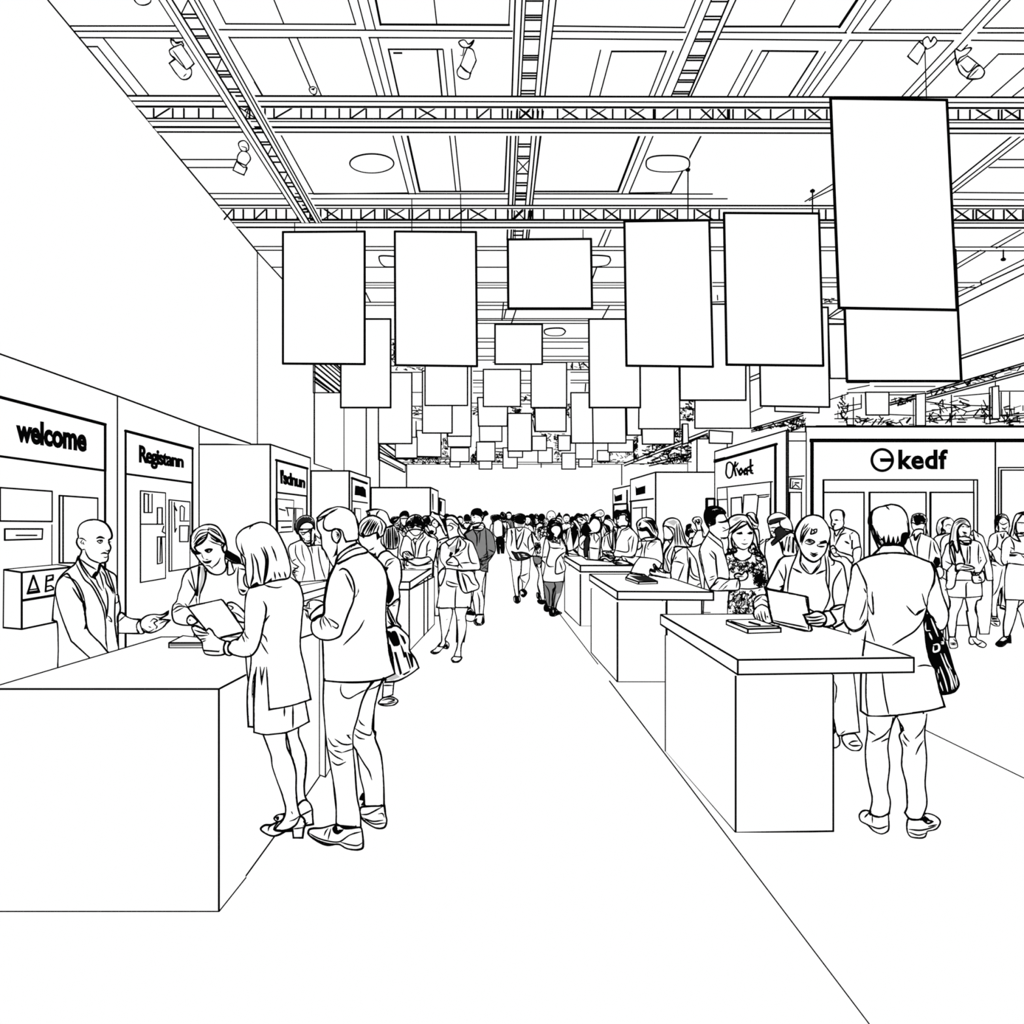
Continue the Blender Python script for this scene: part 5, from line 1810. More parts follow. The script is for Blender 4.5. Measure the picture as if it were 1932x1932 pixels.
cast('man in a long jacket seen from behind beside the near right counter', 'E', 4.47, """
> E
^ 0.318
= shoe
o 430,1625 390,1625 358,1660 365,1700 430,1740 480,1790 550,1812 590,1790 597,1640! 530,1672 465,1640
- 432,1740 520,1770 592,1748
-3 400,1680 432,1645
# 425,1635 470,1640 465,1660 445,1665
-2.2 463,1660 465,1725
o 770,1685 758,1800 775,1830 830,1845 900,1835 916,1792! 1000,1765 1024,1710 980,1665 895,1653 870,1690
- 768,1778 860,1785 990,1752
-3 768,1800 850,1825 912,1808
- 895,1660 920,1700 962,1712 930,1728 872,1692
# 870,1695 895,1665 925,1715 905,1722
-3 905,1672 945,1712
- 928,1755 1000,1738
= trousers
o 416,843! 427,960 410,1100 415,1250 440,1400 465,1530 443,1645! 480,1668 530,1674 602,1645! 612,1550 590,1450 605,1250 592,1080 615,950 638,848!~
- 460,1055 560,1000 615,935
-3.4 540,1052 600,1020
- 430,958 490,998
o 668,848! 690,890 722,955 692,990 715,1100 710,1250 745,1400 752,1600 735,1640! 775,1690 870,1697! 912,1580 900,1400 912,1200 897,960 917,818!~
- 820,1027 870,970 897,915
- 825,1160 855,1090 888,1040
- 722,985 740,1020 772,1052
- 715,1035 752,1092
# 700,930 735,958 700,975
# 740,1640 775,1690 765,1695
^ 0
x
> Z
= body
o 1645,1000 1648,970 1668,955 1695,955 1710,975 1712,1010 1703,1030 1712,1050 1745,1070 1740,1250 1742,1400 1738,1535! 1713,1540! 1706,1420 1692,1350 1668,1420 1670,1530! 1648,1530! 1640,1400 1642,1250 1640,1080 1660,1050
> M
= jacket
o 1150,1215 1185,1270 1205,1330 1240,1480 1292,1640 1287,1710 1250,1777 1207,1788! 1160,1690 1110,1590 1130,1480 1175,1370
- 1165,1690 1195,1722
> Z
= jacket
o 1614,1063! 1634,1052 1656.5,1046 1679,1043 1701,1044 1719,1047 1737,1054 1757,1062! 1763,1078 1762,1094 1751,1125 1748,1145 1744,1168 1752,1210 1762,1255 1772,1300 1782,1333! 1755,1340 1722,1345 1677,1350 1638,1350 1624,1341! 1625,1269 1634,1190!~ 1636,1115~
> E
-3 375,205 560,270 808,352
- 415,440 413,700 428,832
-2.8 545,470 570,680 600,822
-3 840,427 900,418 957,428
> M
- 605,1430 615,1550 657,1650 652,1458
-3.2 600,1640 635,1760 672,1880
- 940,1578 975,1620 1018,1662
# 1012,1655 1040,1622 1105,1595 1080,1625 1030,1662
- 1100,1620 1080,1690 1020,1780 900,1860 820,1912
- 1072,1475 1090,1550 1110,1595
= jacket
o 512,1222 485,1245 470,1350 440,1500 415,1630 413,1700 440,1762 495,1795 560,1770 603,1715 609,1500 602,1410 560,1310
- 545,1700 580,1610 600,1520
-3 560,1740 592,1690
# 420,1700 440,1758 495,1790 560,1765 600,1720 600,1700 560,1752 495,1778 450,1755
-3 580,1430 600,1470
> M
= jacket
o 655,1152! 700,1110 735,1075 830,1064 912,1080 940,1110 985,1150! 900,1135 800,1133 720,1140
= hair
o 628,890 628,830 650,785 700,750 770,738 800,728 880,742 930,790 950,850 955,925 962,972 940,1010 920,1058 870,1062 800,1066 730,1066! 690,990 672,950 650,895
- 770,742 795,768
# 626,882 628,815 665,775 652,830 655,890
# 688,950 735,1010 750,985 768,1045 790,975 808,1045 830,990 848,1050 868,985 885,1040 905,965 950,960 955,985 920,1058 870,1064 800,1062 745,1062 715,1020
-3.6 690,945 720,1050
-3 660,905 650,960 690,1020 715,1068
# 655,910 668,920 700,1000 725,1068 710,1068 670,1000
-3 940,860 952,930 950,980
+ shoulder_bag | dark striped bag slung behind the man in the long jacket | bag
> E
= bag_body ink
o 893,40 930,0 965,20 985,80 1050,180 1080,260 1130,430 1180,585 1150,630 1085,652 1035,655 1010,480 965,425 920,290 900,150
w2.6 1030,320 1070,420 1110,520 1125,620
w2.6 1025,430 1065,540 1090,635
w2.4 1012,450 1020,540 1050,630
w2.4 1060,320 1090,400 1120,450
w2.4 1150,480 1168,585
w2.4 1100,440 1140,540 1160,600
w2 1080,430 1115,520 1140,615
w3 950,30 990,130 1010,180
w3.4 935,150 960,205
w4 970,250 1010,245 1015,290 975,305 972,260
w3 1035,225 1050,225 1050,240 1035,238
w2.6 905,60 912,130 945,130
w2.4 1040,150 1060,220
""", 3.9)
# ------------------------------------------------------------------ people waiting before the kedf booth
cast('man with dark fringe and an open suit jacket behind the shoulder of the long-jacketed man', 'L', 9.6, """
= body
o 195,255 200,310 235,360 290,376 335,345 365,275 385,190 340,140 260,132 205,160 195,220
o 230,350 340,345 350,400 420,800 410,2400! 330,2400! 320,1500 300,1500 290,2400! 200,2400! 190,800 200,400
= suit
o 310,385! 260,430 235,470! 230,400! 165,440 105,490 92,540 120,620 180,680 230,710 420,752! 470,800 520,860 560,850 575,700 500,490 455,450 405,425!
-2.6 165,440 200,560 240,690
-2.6 310,400 268,540 268,700
-2.6 215,400 240,480 300,390
-2.4 445,480 430,600 415,740
-2.6 475,500 500,610 530,660
# 470,760 500,690 560,710 570,780 520,845
-2.4 320,385 400,425
-2.4 375,300 410,420
= hand
o 510,840 560,820 600,860 600,940 560,970 535,950
-2.2 545,965 590,990
= hair
o 193,258 195,195 215,155 285,132 350,145 382,185 388,225 365,262 325,258 260,275 240,262 200,250
# 198,245 200,192 220,158 285,136 348,148 378,186 382,222 362,255 320,252 262,270 240,258 215,215
w1.6 215,180 220,235
w1.4 310,240 340,245
""", 2.6)

cast('person with hair tied back, half hidden behind the long-haired woman holding a small handbag', 'L', 11.6, """
= body
o 595,300 605,340 640,395 700,380 745,330 750,260 710,200 640,180 560,210 535,300 560,400
o 540,400 680,390 700,900 690,1750! 640,1750! 620,1200 600,1750! 560,1750!
-2.2 635,290 660,275 710,285
# 630,300 645,285 650,300
-2 680,322 688,328
-2.4 600,320 630,360 640,395
= jacket
o 600,405! 510,430 480,460 520,540 570,680 600,760 640,860 700,900 760,800 720,500 680,390
-2.6 690,395 600,440 570,500 575,620
-2.2 480,450 580,640
= hair
o 545,405 525,370 520,300 550,220 620,182 690,190! 620,210 600,260 598,310 580,380
# 575,240 620,205 605,250 598,300 605,330 580,380 570,330 590,300
& 535,300 555,290 565,340 560,400 540,400
-2.4 530,400 600,405
= trousers
o 530,950 540,1000 570,1150 620,1330 640,1370 660,1385 690,1340 690,1200 650,1000! 600,970
-3 620,1340 650,1385 670,1370
""", 2.5)

cast('woman with long hair, scarf, short skirt and small handbag standing before the kedf booth', 'L', 10.85, """
= body
o 800,330 810,400 850,450 900,462 940,430 958,360 950,290 900,230 830,250 800,290
o 800,440 930,440 1080,800 1090,1250 1050,1260 1018,1380 1050,1480 1035,1700 1030,1740! 965,1740! 930,1550 912,1400 925,1400 895,1240! 860,1240! 840,1330 795,1430 770,1600 755,1740! 680,1740! 660,1560 670,1400 690,1330 680,1220! 650,1000 700,600
# 835,300 870,292 885,302 860,310
-2.2 895,300 945,312
-2.6 855,362 880,390 905,385 880,372 860,368
-2.2 870,405 910,418
-2.4 1050,1258 1038,1300 1018,1385
-2.4 690,1230 700,1300 670,1420
= shoe
o 682,1738! 755,1738! 775,1800 785,1870 760,1882 700,1880 682,1840
-2.6 690,1818 775,1820
-2.6 700,1835 770,1838
-2.2 735,1760 770,1800
o 952,1742 1025,1738! 1050,1770 1120,1800 1162,1840 1140,1868 1080,1860 1010,1820 990,1832 955,1825
-2.6 985,1760 1005,1800 1060,1835 1110,1805
-2.4 1060,1840 1090,1812
= skirt
o 660,1000! 655,1130 680,1205 780,1222 900,1222 1030,1215 1112,1205! 1105,1100 1095,1000!
-2.8 925,1025 905,1040 902,1225
= coat
o 720,500! 650,530 620,620 590,700 590,840! 650,870 780,920! 820,870 900,880 1030,900 1075,900 1160,770! 1170,750! 1130,630 1080,510 1000,480 960,480
o 770,480 830,640 880,780 780,860 740,780 690,600
= coat
o 690,540 700,700 715,800 660,870 655,1000 640,1080 660,1110 710,1112 745,1080 770,960 780,900 740,700
-2.6 640,1115 660,1118 700,1115
-2.6 740,560 770,760
-2.6 810,500 880,790
-2.6 920,560 915,790
# 940,550 965,560 960,780 930,795 948,700
-2.6 1065,530 1060,740 1070,790
-2.4 630,750 700,785 780,800
# 765,845 815,838 800,855 780,860
-2.4 780,850 830,830
# 620,1120 640,1110 640,1145
# 1070,790 1110,735 1090,730 1080,690 1098,700
= hand
o 780,800 840,780 900,800 980,820 1010,840 940,858 830,862 770,880
-2.2 830,820 960,840
-2.2 900,800 1000,830
= scarf
o 820,480 870,510 935,520 930,535 870,535 815,505
# 820,485 870,515 930,522 925,532 870,530
# 940,480 985,490 970,530 950,540
= hair
o 690,530 700,420 725,300 760,230 830,195 900,210 945,260 955,300 910,280! 860,262 810,300 790,360 800,430 810,560 790,640 745,540 720,480
-2.2 760,260 840,220 905,235
-2.2 770,285 830,240 900,255
# 780,340 800,300 870,262 820,320 800,360 806,480 820,600 805,620 785,520 775,430
& 735,320 765,280 750,380 740,460 715,500
# 700,500 730,530 760,620 740,600
+ handbag | small pale handbag held by the long-haired woman in a short skirt | bag
= bag_body
o 985,940 1060,930 1115,880 1140,1000 1120,1020 1000,1028
-2.6 1060,955 1090,978
-2.4 1040,905 1115,1000
= handle
-3 960,880 985,935 1000,880
-2.6 1010,860 1020,920 1050,900
# 945,875 985,880 965,900
""", 2.8)

cast('person in wide-legged trousers partly behind the long-haired woman, at the booth front', 'L', 12.3, """
= trousers
o 1060,600 1200,800 1230,1400 1200,1850! 1080,1850! 1040,1400 1000,900
= jacket
o 1000,345 1040,380 1115,425 1150,520 1190,620 1210,720 1240,850 1250,1000! 1180,1000 1100,600 1020,480
-2.4 990,350 960,390 980,420 1000,390
-2.4 1045,400 1065,440
-2.2 970,360 1010,340
""", 2.4)

cast('man with glasses and short dark hair at the far right, one leg stepping forward', 'L', 13.0, """
= body
o 1300,250 1310,330 1335,400 1380,415 1440,390 1460,300 1450,220 1420,160 1350,140 1290,200
o 1300,380 1440,400 1460,800 1340,820 1330,1150 1300,1300 1295,1470! 1240,1470! 1230,1300 1250,1100 1240,700
-2.4 1325,240 1380,275 1445,248
-2.2 1365,310 1400,330 1440,300
# 1365,245 1378,240 1382,252
-2.2 1370,325 1420,345
-2.2 1310,255 1325,300 1330,360
= trousers
o 1220,740! 1240,850 1250,1000 1250,1150 1232,1300 1230,1475! 1310,1475! 1300,1350 1330,1200 1360,1100 1370,1180 1345,1350! 1425,1375! 1400,1200 1430,1000 1450,800!
-2 1300,1150 1330,1060 1375,850
-2.2 1250,1200 1280,1170 1340,1050
-2 1380,1070 1350,1200
-2.2 1345,1330 1385,1330 1425,1375
= shoe
o 1232,1475 1310,1490 1338,1560 1330,1590 1290,1592 1220,1545
# 1235,1482 1300,1490 1315,1510 1240,1515
-3.4 1225,1530 1330,1535
-3 1260,1550 1310,1585
# 1335,1350 1420,1380 1418,1395 1340,1370
= shirt
o 1300,375! 1220,420 1195,500 1193,600 1240,640 1300,760 1380,810 1450,760 1470,450 1430,370
-2.6 1305,400 1310,500 1290,570 1225,620
-2.4 1310,560 1370,620
-2.4 1200,630 1215,680 1270,740 1330,790
# 1340,400 1365,395 1362,440 1378,450 1370,470
-2.6 1350,395 1380,450 1400,380
# 1200,640 1240,700 1310,770 1300,775 1220,710
-2.4 1230,790 1300,815
= hair
o 1290,350 1280,280 1280,200 1310,155 1360,138 1420,155 1460,220! 1465,300 1450,230 1400,180 1345,200 1318,250 1318,310 1322,360
# 1290,330 1285,270 1285,200 1312,160 1360,143 1412,158 1370,175 1320,225 1315,250 1300,300
""", 2.5)

cast('woman with long pale hair, folded arms and dark shoes at the right edge', 'L', 11.0, """
= body
o 1560,260 1565,350 1600,400 1660,410 1740,380 1740,240 1650,150 1560,180
o 1560,400 1760,400 1780,1250! 1700,1260 1590,1260! 1540,1500 1460,1730! 1395,1735! 1390,1560 1415,1400 1420,1250! 1430,800 1480,500
o 1700,1240! 1780,1240! 1780,1700! 1700,1700! 1640,1560 1600,1420 1565,1370!
-2.2 1560,250 1640,252 1700,260
-2.6 1585,390 1660,405
-2 1625,262 1632,270
= shoe
o 1398,1735 1440,1760 1480,1720! 1480,1810! 1440,1812 1390,1850 1330,1860 1290,1835 1340,1780
# 1296,1832 1345,1785 1385,1790 1420,1770 1440,1760 1476,1728 1474,1805 1440,1808 1390,1845 1330,1855
= skirt
o 1450,780! 1415,900 1405,1100 1408,1250! 1600,1255 1800,1260! 1800,780!
= top
o 1430,445! 1380,500 1362,650 1365,760 1400,800 1450,780 1560,790 1640,800 1800,780! 1800,420! 1650,420 1600,430 1500,420
-2.6 1480,450 1520,530 1530,620
-2.4 1480,570 1530,600
# 1465,655 1530,660 1580,665 1540,690 1465,690
-2.6 1490,600 1480,640 1560,640 1640,660 1700,650
-2.6 1620,670 1680,740 1660,790
-2.4 1440,740 1440,780
= hair
o 1480,420 1500,330 1520,220 1560,140 1620,118 1780,110! 1780,180! 1640,130! 1560,240 1530,380 1560,420 1605,495! 1540,470
-2.4 1545,240 1520,400
-2.4 1560,240 1550,350 1600,490
-2.2 1580,140 1640,128
-2 1510,430 1530,360
""", 2.8)
# ------------------------------------------------------------------ people along the left side of the aisle
cast('person in a pale hat and hanging striped hair behind the boy in the white shirt', 'C', 14.4, """
= body
o 850,160 900,140 1010,140 1080,170 1120,240 1160,320 1220,420 1230,600 1200,900 1190,2000! 1110,2000! 1090,1500 1080,2000! 1000,2000! 960,600 940,340 900,240
= hair
o 1085,365 1180,335 1225,410 1245,480 1210,605 1130,615 1060,590 1050,480
-3 1090,380 1085,600
-3 1110,370 1110,610
-3 1135,360 1140,615
-3 1160,350 1170,610
-3 1185,360 1195,605
-3 1205,400 1210,590
-3 1225,450 1218,560
# 1100,380 1125,365 1130,610 1105,600
# 1150,360 1172,350 1182,610 1160,612
& 1190,370 1205,420 1205,590 1190,600
= cap
o 845,160 880,155 900,150 960,140 1020,142 1090,180 1120,250 1135,290 1178,325 1085,362! 1080,320 1040,270 960,235 905,222 860,205! 890,180
-3 965,228 975,185 1005,148
-2.4 905,210 945,212
# 850,190 890,180 905,215 870,205
# 965,235 1030,255 1085,310 1085,330 1030,275
""", 2.6)

cast('person with dark eyewear pushed up above the cap-wearing visitor', 'F', 15.2, """
= body
o 285,180 320,125 390,130 410,190 400,260 360,330 420,500 420,1500! 340,1500! 320,1000 300,1500! 230,1500! 230,500 290,320
-2.4 270,280 330,340 380,420
-2 200,330 260,340 330,420
-2 240,350 300,420
v 36 1.8 170,340 330,290 390,400 390,470 240,440
= hair
o 282,220 285,160 330,120 380,122 410,160 408,215 350,225
# 285,215 288,160 330,123 380,126 408,160 406,210 350,195 310,200
w1.2 310,195 350,190 395,195
o 145,270 160,215 220,202 275,215 270,260 200,310 160,300
# 148,270 165,218 220,206 272,216 250,255 195,305 165,298
w1.6 180,265 220,240 245,232
""", 2.2)

cast('curly-haired man in a jacket leaning with folded arms on the middle left counter', 'F', 14.3, """
= body
o 405,360 420,420 470,465 515,485 560,470 600,430 610,380 600,300 520,230 430,280
o 400,420 640,420 760,640 720,1700! 560,1700! 520,1400 480,1700! 330,1700! 360,700
-2.2 410,400 440,440 510,490 580,460 608,400
= jacket
o 335,510! 310,600 280,720 282,770 320,815! 420,850 540,850 760,850! 790,900! 800,880 840,700 850,610 830,540 720,500 640,440 600,470 540,545 500,525 460,560 440,540 400,500 360,490
-2.8 450,555 455,640 480,740 495,820
-2.6 500,530 485,560 510,640 505,830
-2.6 545,560 520,580 515,650
-2.8 670,505 600,600 570,680 545,820
-2.8 730,560 690,640 685,740 670,800
-2.4 705,722 750,700
# 680,770 700,750 695,790 672,800
-2.4 290,450 330,500 400,490
-2.4 625,440 630,490 560,560
-2.6 850,620 835,700 790,910
= jacket
o 300,850 400,858 500,830 600,832 720,815 755,852 700,895 620,930 540,940 450,905 380,870
-2.6 330,860 320,910 345,970 380,990
# 370,885 385,880 385,930 415,935 405,950 365,945
-2.2 440,930 540,948 640,935 760,905
-2 400,985 520,992
= hand
o 325,800 330,745 350,735 400,730 450,770 500,825 470,835 400,850 340,835
-2.4 345,745 400,800
-2.4 375,740 430,810
-2.2 400,735 460,805
# 345,790 370,800 440,835 380,840
= hair
o 405,370 380,340 372,290 400,230 450,190 520,172 580,185 615,220 645,290 650,350 610,395 595,360 550,350 510,325 470,370 430,365
# 385,340 378,295 405,260 460,250 520,240 590,240 630,280 645,345 615,385 600,345 555,340 510,310 470,362 430,352
v 40 2 420,240 470,190 530,178 590,195 620,260
""", 2.8)

cast('two-plait woman with hair over her face, bending beside the curly-haired man', 'F', 14.9, """
= body
o 720,200 740,300 830,370 900,330 1000,500 940,580 860,600 830,540 730,420 680,340 640,220
o 840,580 1000,520 980,1000 960,1600! 900,1600! 880,1200 870,1600! 810,1600! 790,1000
-2.6 890,325 830,370 825,440 790,470
-2.4 910,380 940,440 980,485
-2.2 785,300 815,300
-2.4 800,480 840,440
= hair
o 620,220 650,195 740,180 760,130 830,150 880,165 960,215 985,320 1000,460 980,490 930,400 880,300 800,240 760,280 745,330 690,300 720,400 780,460 850,545 800,555 740,510 670,440 650,370 690,320 640,260
# 765,125 880,160 890,190 800,165
# 860,170 905,210 960,330 930,310 880,220
# 900,230 960,220 985,330 1000,470 960,400
# 640,225 700,255 690,300 655,270
# 700,430 760,400 800,420 780,470 740,470
# 790,250 860,290 880,310 800,260
-2.6 740,190 790,220 870,300 960,480
-2.6 660,380 740,490 820,550
-2.4 690,250 720,230 735,300
-2 720,190 715,250 745,290
v 30 2 650,200 740,190 730,320 660,300
= top
o 900,650! 905,630 975,588 1010,600 1030,720 1000,800 940,900! 975,960! 965,1000 870,985 845,900 850,700
# 870,585 900,570 905,600 880,610
-2.8 905,650 900,800 920,890 970,960
# 845,870 890,930 940,960 900,980 850,920
-2.4 845,820 880,850 910,940
-2.2 800,940 850,970 950,960
""", 2.6)

cast('man with dark cropped hair in a dark grey jacket walking away in the left aisle', 'F', 13.45, """
= shoe
o 1415,1750 1470,1690 1530,1660 1552,1740 1550,1810 1500,1850 1440,1850 1410,1810
# 1415,1760 1450,1740 1450,1800 1500,1820 1535,1700 1550,1750 1548,1810 1500,1848 1440,1848
o 1290,1640 1360,1600 1390,1640 1425,1690 1390,1780 1290,1770
# 1290,1640 1360,1610 1425,1690 1400,1705 1290,1690
= body
o 1365,160 1370,270 1400,330 1440,345 1500,310 1525,240 1540,170 1450,90
o 1380,320 1530,300 1600,500 1580,1100 1540,1690! 1460,1690! 1450,1400 1360,1000 1300,700
# 1370,178 1410,175 1420,190 1375,195
-2.4 1395,210 1420,215
-2 1375,270 1395,290 1420,270
-2.6 1365,280 1385,300
-2.2 1460,205 1470,215
= trousers
o 1360,1010! 1370,1350 1390,1480 1425,1690! 1480,1680! 1540,1680! 1555,1450 1530,1340 1540,1200 1580,1040 1600,980!
-2.8 1455,1350 1480,1440 1485,1680
-2.4 1505,1330 1540,1335
= jacket grey
o 1380,395! 1250,450 1280,490 1300,530 1360,570 1420,760 1490,880 1500,1010 1610,1040! 1615,890! 1700,770 1725,720 1720,600 1680,460 1620,395 1570,370 1530,340 1400,360
-2.8 1390,400 1440,480 1445,650
-2.6 1450,460 1530,375
-2.2 1500,400 1480,600
-2.4 1580,380 1585,770 1540,800
-2.6 1620,700 1720,745
-2.6 1610,720 1600,800 1510,830
-2.4 1500,890 1600,850 1720,745
-2.2 1510,940 1600,900
-2 1520,1000 1600,940
# 1480,830 1530,840 1500,880
# 1250,440 1380,390 1370,410 1270,470
v 24 1.4 1500,860 1700,750 1600,880 1500,1000
= collar
o 1390,355 1440,365 1530,300 1560,350 1530,400 1400,395
-2.4 1400,385 1530,375
# 1395,360 1440,362 1520,300 1470,370 1400,392
= hair
o 1365,160 1380,110 1430,80 1490,85 1540,140 1580,115 1615,160 1560,190 1535,260! 1510,200 1440,165
# 1367,155 1382,112 1430,84 1490,88 1535,140 1530,200 1500,180 1440,158 1400,165
# 1535,150 1560,125 1600,130 1615,165 1570,185 1545,180
""", 2.6)

cast('woman with long white-blond hair in a skirt suit walking forward in the left aisle', 'F', 9.7, """
> G
= shoe
o 150,1100 200,1060 275,980 330,965 365,1000 350,1050 300,1045 240,1100 180,1115
# 152,1102 185,1080 200,1092 250,1085 300,1030 345,1000 355,1045 300,1048 240,1100 180,1113
w3 195,1090 250,1070 300,1025
o 400,1190 430,1150 505,1150! 520,1160 510,1190 480,1218 420,1218
# 405,1195 412,1185 440,1205 500,1185 515,1165 505,1195 480,1216 420,1216
> F
= body
o 980,240 985,330 1000,420 1020,520 1040,620 1100,560 1170,510 1180,400 1150,260 1060,190
o 1010,560 1200,500 1380,700 1360,1500 1300,1600! 1265,1720 1280,1900 1250,2100! 1140,2100! 1145,1800 1130,1600! 1060,1600! 1030,1700 1020,1930! 910,1930! 885,1720 885,1600! 860,1200 900,640
> G
b 255,545 265,700 280,900 270,980 210,1050 160,1095 190,1100 280,1020 340,980! 320,960 345,880 375,770 400,560
o 255,545 262,690 280,900 275,975 240,1030! 300,1030 330,985! 320,950 345,880 378,760 395,560
b 450,545 465,700 480,900 470,1020 430,1150! 510,1155! 515,1020 560,880 580,760 570,640 600,540
o 450,545 465,700 478,900 468,1030 428,1150! 512,1158! 515,1030 560,880 580,770 568,660 595,545
-2 335,705 350,695
-2 470,710 500,705
> F
= skirt
o 960,960! 870,1050 865,1220 880,1290 835,1575! 890,1590 1100,1582 1350,1582! 1355,1300 1200,1000!
-2.8 1130,1270 1118,1420 1115,1580
-2.8 985,1175 1070,1205 1165,1230
-2.8 985,1175 985,1220 1060,1262 1160,1262
= jacket
o 975,590! 910,625 895,700 895,860 960,960! 970,1000 940,1150 890,1250 870,1180 875,1060 920,1000! 1000,990 1150,1010 1480,1010! 1500,980 1480,850 1420,680 1370,580 1300,550 1170,510 1100,570 1030,640
-2.8 1330,600 1315,720 1340,850 1365,900 1450,912
-2.8 1200,905 1340,897
-2.8 1210,1020 1400,1022 1490,1000
-2.6 975,600 1015,650 1010,690
# 1015,640 1080,590 1110,560 1090,600 1030,660
-2.6 1170,520 1140,640 1110,780
-2.2 1180,530 1185,640 1150,700
-2.2 1200,550 1200,660
# 1130,690 1190,680 1180,720 1110,780
-2.6 1180,500 1240,560 1280,600 1270,660 1180,740
& 1020,680 1100,640 1140,620 1110,740 1060,740
# 1020,800 1040,730 1090,750 1050,820
-2.4 1110,800 1160,790 1230,735
-2.6 1170,900 1230,985
= hand
o 985,895 1030,840 1085,805 1130,840 1165,890 1165,940 1130,945 1050,935 1000,920
-2.6 1000,895 1085,900
-2.4 1010,920 1060,935
-2 1145,940 1165,985
= hair
o 975,250 975,215 1020,185 1090,180 1140,215 1190,300 1240,350 1300,390 1345,320! 1330,370 1290,420! 1250,480 1300,540 1200,500 1160,420 1165,330 1120,290 1060,240 1000,240
-2.6 985,205 1050,190 1120,215 1180,300 1240,380 1290,385 1340,320
-2.4 1165,300 1190,400 1290,540
-2 1020,330 1040,300 1100,320 1150,355
-2.4 985,340 1040,335 1085,370 1060,400 1030,415
-2 1165,420 1170,440
# 1170,480 1220,530 1290,545 1230,550
# 1020,520 1040,505 1020,540
# 1044,540 1056,545 1050,560
+ shoulder_bag | pale shoulder bag hanging from the elbow of the white-blond woman | bag
= bag_body
o 1150,1010 1200,1030 1390,1040 1420,1130 1480,1250 1470,1290 1380,1330 1260,1355 1220,1320 1175,1200
-4 1215,1060 1300,1340
-2.8 1225,1060 1300,1100 1380,1220 1440,1245
# 1150,1020 1165,1020 1190,1180 1230,1330 1210,1310 1170,1200
""", 2.8)

# ------------------------------------------------------------------ people in the middle of the aisle
cast('person with cropped black hair seen from behind, walking down the aisle with a slanting bag', 'H', 17.45, """
= shoe
o 445,1540 520,1540 535,1620 490,1655 450,1630
# 447,1542 518,1542 532,1620 490,1652 452,1628
o 545,1440 620,1435 648,1475 590,1545 555,1520
# 545,1440 620,1436 645,1475 590,1542 556,1520 580,1490 600,1490 575,1465
w1.6 570,1480 600,1510
= body
o 440,300 450,390 600,390 620,280 530,180 440,210
= trousers
o 365,900! 390,1000 410,1200 440,1400 465,1540! 525,1540! 520,1250 550,1160 570,960! 700,880!
-2.8 560,960 540,1180 510,1220 515,1540
o 560,940! 555,1150 540,1210 575,1300 575,1440! 610,1410! 640,1350 685,1250 690,1150 705,1000 700,870!
-2.6 545,1205 600,1190 670,1155
-2 575,1260 600,1300 630,1310
= shirt
o 330,420! 320,560 310,720 360,850 400,920 560,940 720,880 780,720 760,620 720,460 640,405 470,400
-2.6 385,440 405,580 385,710
-2.8 455,400 485,740 500,760 560,640 610,420
-2.6 565,470 490,620 485,740
-2.4 390,430 415,500
-2.6 720,500 680,560 670,700 690,800
-2.6 700,780 770,720
-2.6 720,460 735,600 775,710
-2.2 590,640 660,740
& 480,310 590,310 580,380 500,380
-2.4 470,400 520,460 590,400
= hair
o 435,280 432,215 480,185 560,175 615,200 620,280 590,330 500,320
# 437,280 436,215 480,190 560,180 612,204 616,280 590,325 500,316
+ sling_bag | dark slanting sling bag on the back of the aisle walker with cropped black hair | bag
= bag_body dark
o 400,795 450,815 560,805 660,830 700,860 880,900 750,870 690,890 560,940 470,910 440,860
w2 560,840 620,850
w2 500,830 540,900
w2 580,870 660,880
""", 2.4)

cast('woman in a black head covering and knee-length tunic walking up the aisle', 'H', 14.85, """
= shoe
o 945,1700 985,1650 1000,1720 1030,1755 1000,1785 950,1775
# 947,1705 985,1655 1000,1720 1028,1755 1000,1783 952,1772
o 1030,1790 1060,1730 1130,1740 1160,1780 1225,1815 1150,1840 1100,1870 1040,1855
# 1032,1790 1060,1735 1130,1745 1160,1782 1220,1815 1150,1838 1100,1866 1042,1852
w2 1085,1760 1090,1810
= body
o 1060,430 1070,470 1110,505 1160,490 1200,430 1190,390 1110,380
= trousers grey
o 930,1280! 940,1450 990,1700! 1060,1720! 1075,1600 1090,1720 1130,1740! 1150,1640 1210,1500 1255,1300!
-2.4 950,1340 1010,1440 1020,1700
-3.4 1100,1300 1120,1370 1080,1500 1070,1700
-2.6 1130,1440 1100,1600 1090,1740
# 1070,1420 1110,1380 1090,1500 1070,1480
& 1140,1500 1210,1480 1150,1620 1110,1700
= tunic
o 960,570! 930,700 910,880 900,940 950,990 930,1150 915,1240 930,1295! 1100,1305 1260,1285! 1275,1140 1290,1060 1250,920 1290,830 1290,700 1260,610 1220,560 1100,650
-2.8 1000,610 1025,720 1000,850 975,980 1010,1040 1100,1045
-2.8 1030,720 1080,740 1215,740
-2.6 1195,580 1200,700
-2.8 1290,800 1200,860 1140,940 1125,1050 1130,1165 1240,1140 1290,1100
-2.6 1190,960 1240,1110
-2.6 1220,860 1250,920
-2.6 920,890 980,885
-2.4 900,930 960,990
# 1215,560 1330,760 1340,860 1300,850 1300,760 1220,620
-2.4 1220,760 1260,740
= head_covering
o 990,560 985,430 1000,340 1060,285 1130,280 1200,320 1230,400 1225,560 1180,580 1090,550 1070,600 1000,590
# 992,558 988,430 1003,345 1060,290 1130,284 1198,322 1226,400 1222,558 1180,575 1150,560 1200,470 1205,430 1190,392 1110,376 1055,430 1070,470 1110,505 1090,550 1070,596 1005,588
-2.6 1000,330 1060,260 1140,245 1210,270 1240,330
& 1060,360 1110,335 1170,345 1110,355
-2.4 1040,590 1110,640 1200,670
-2.4 1075,570 1190,660
""", 2.6)

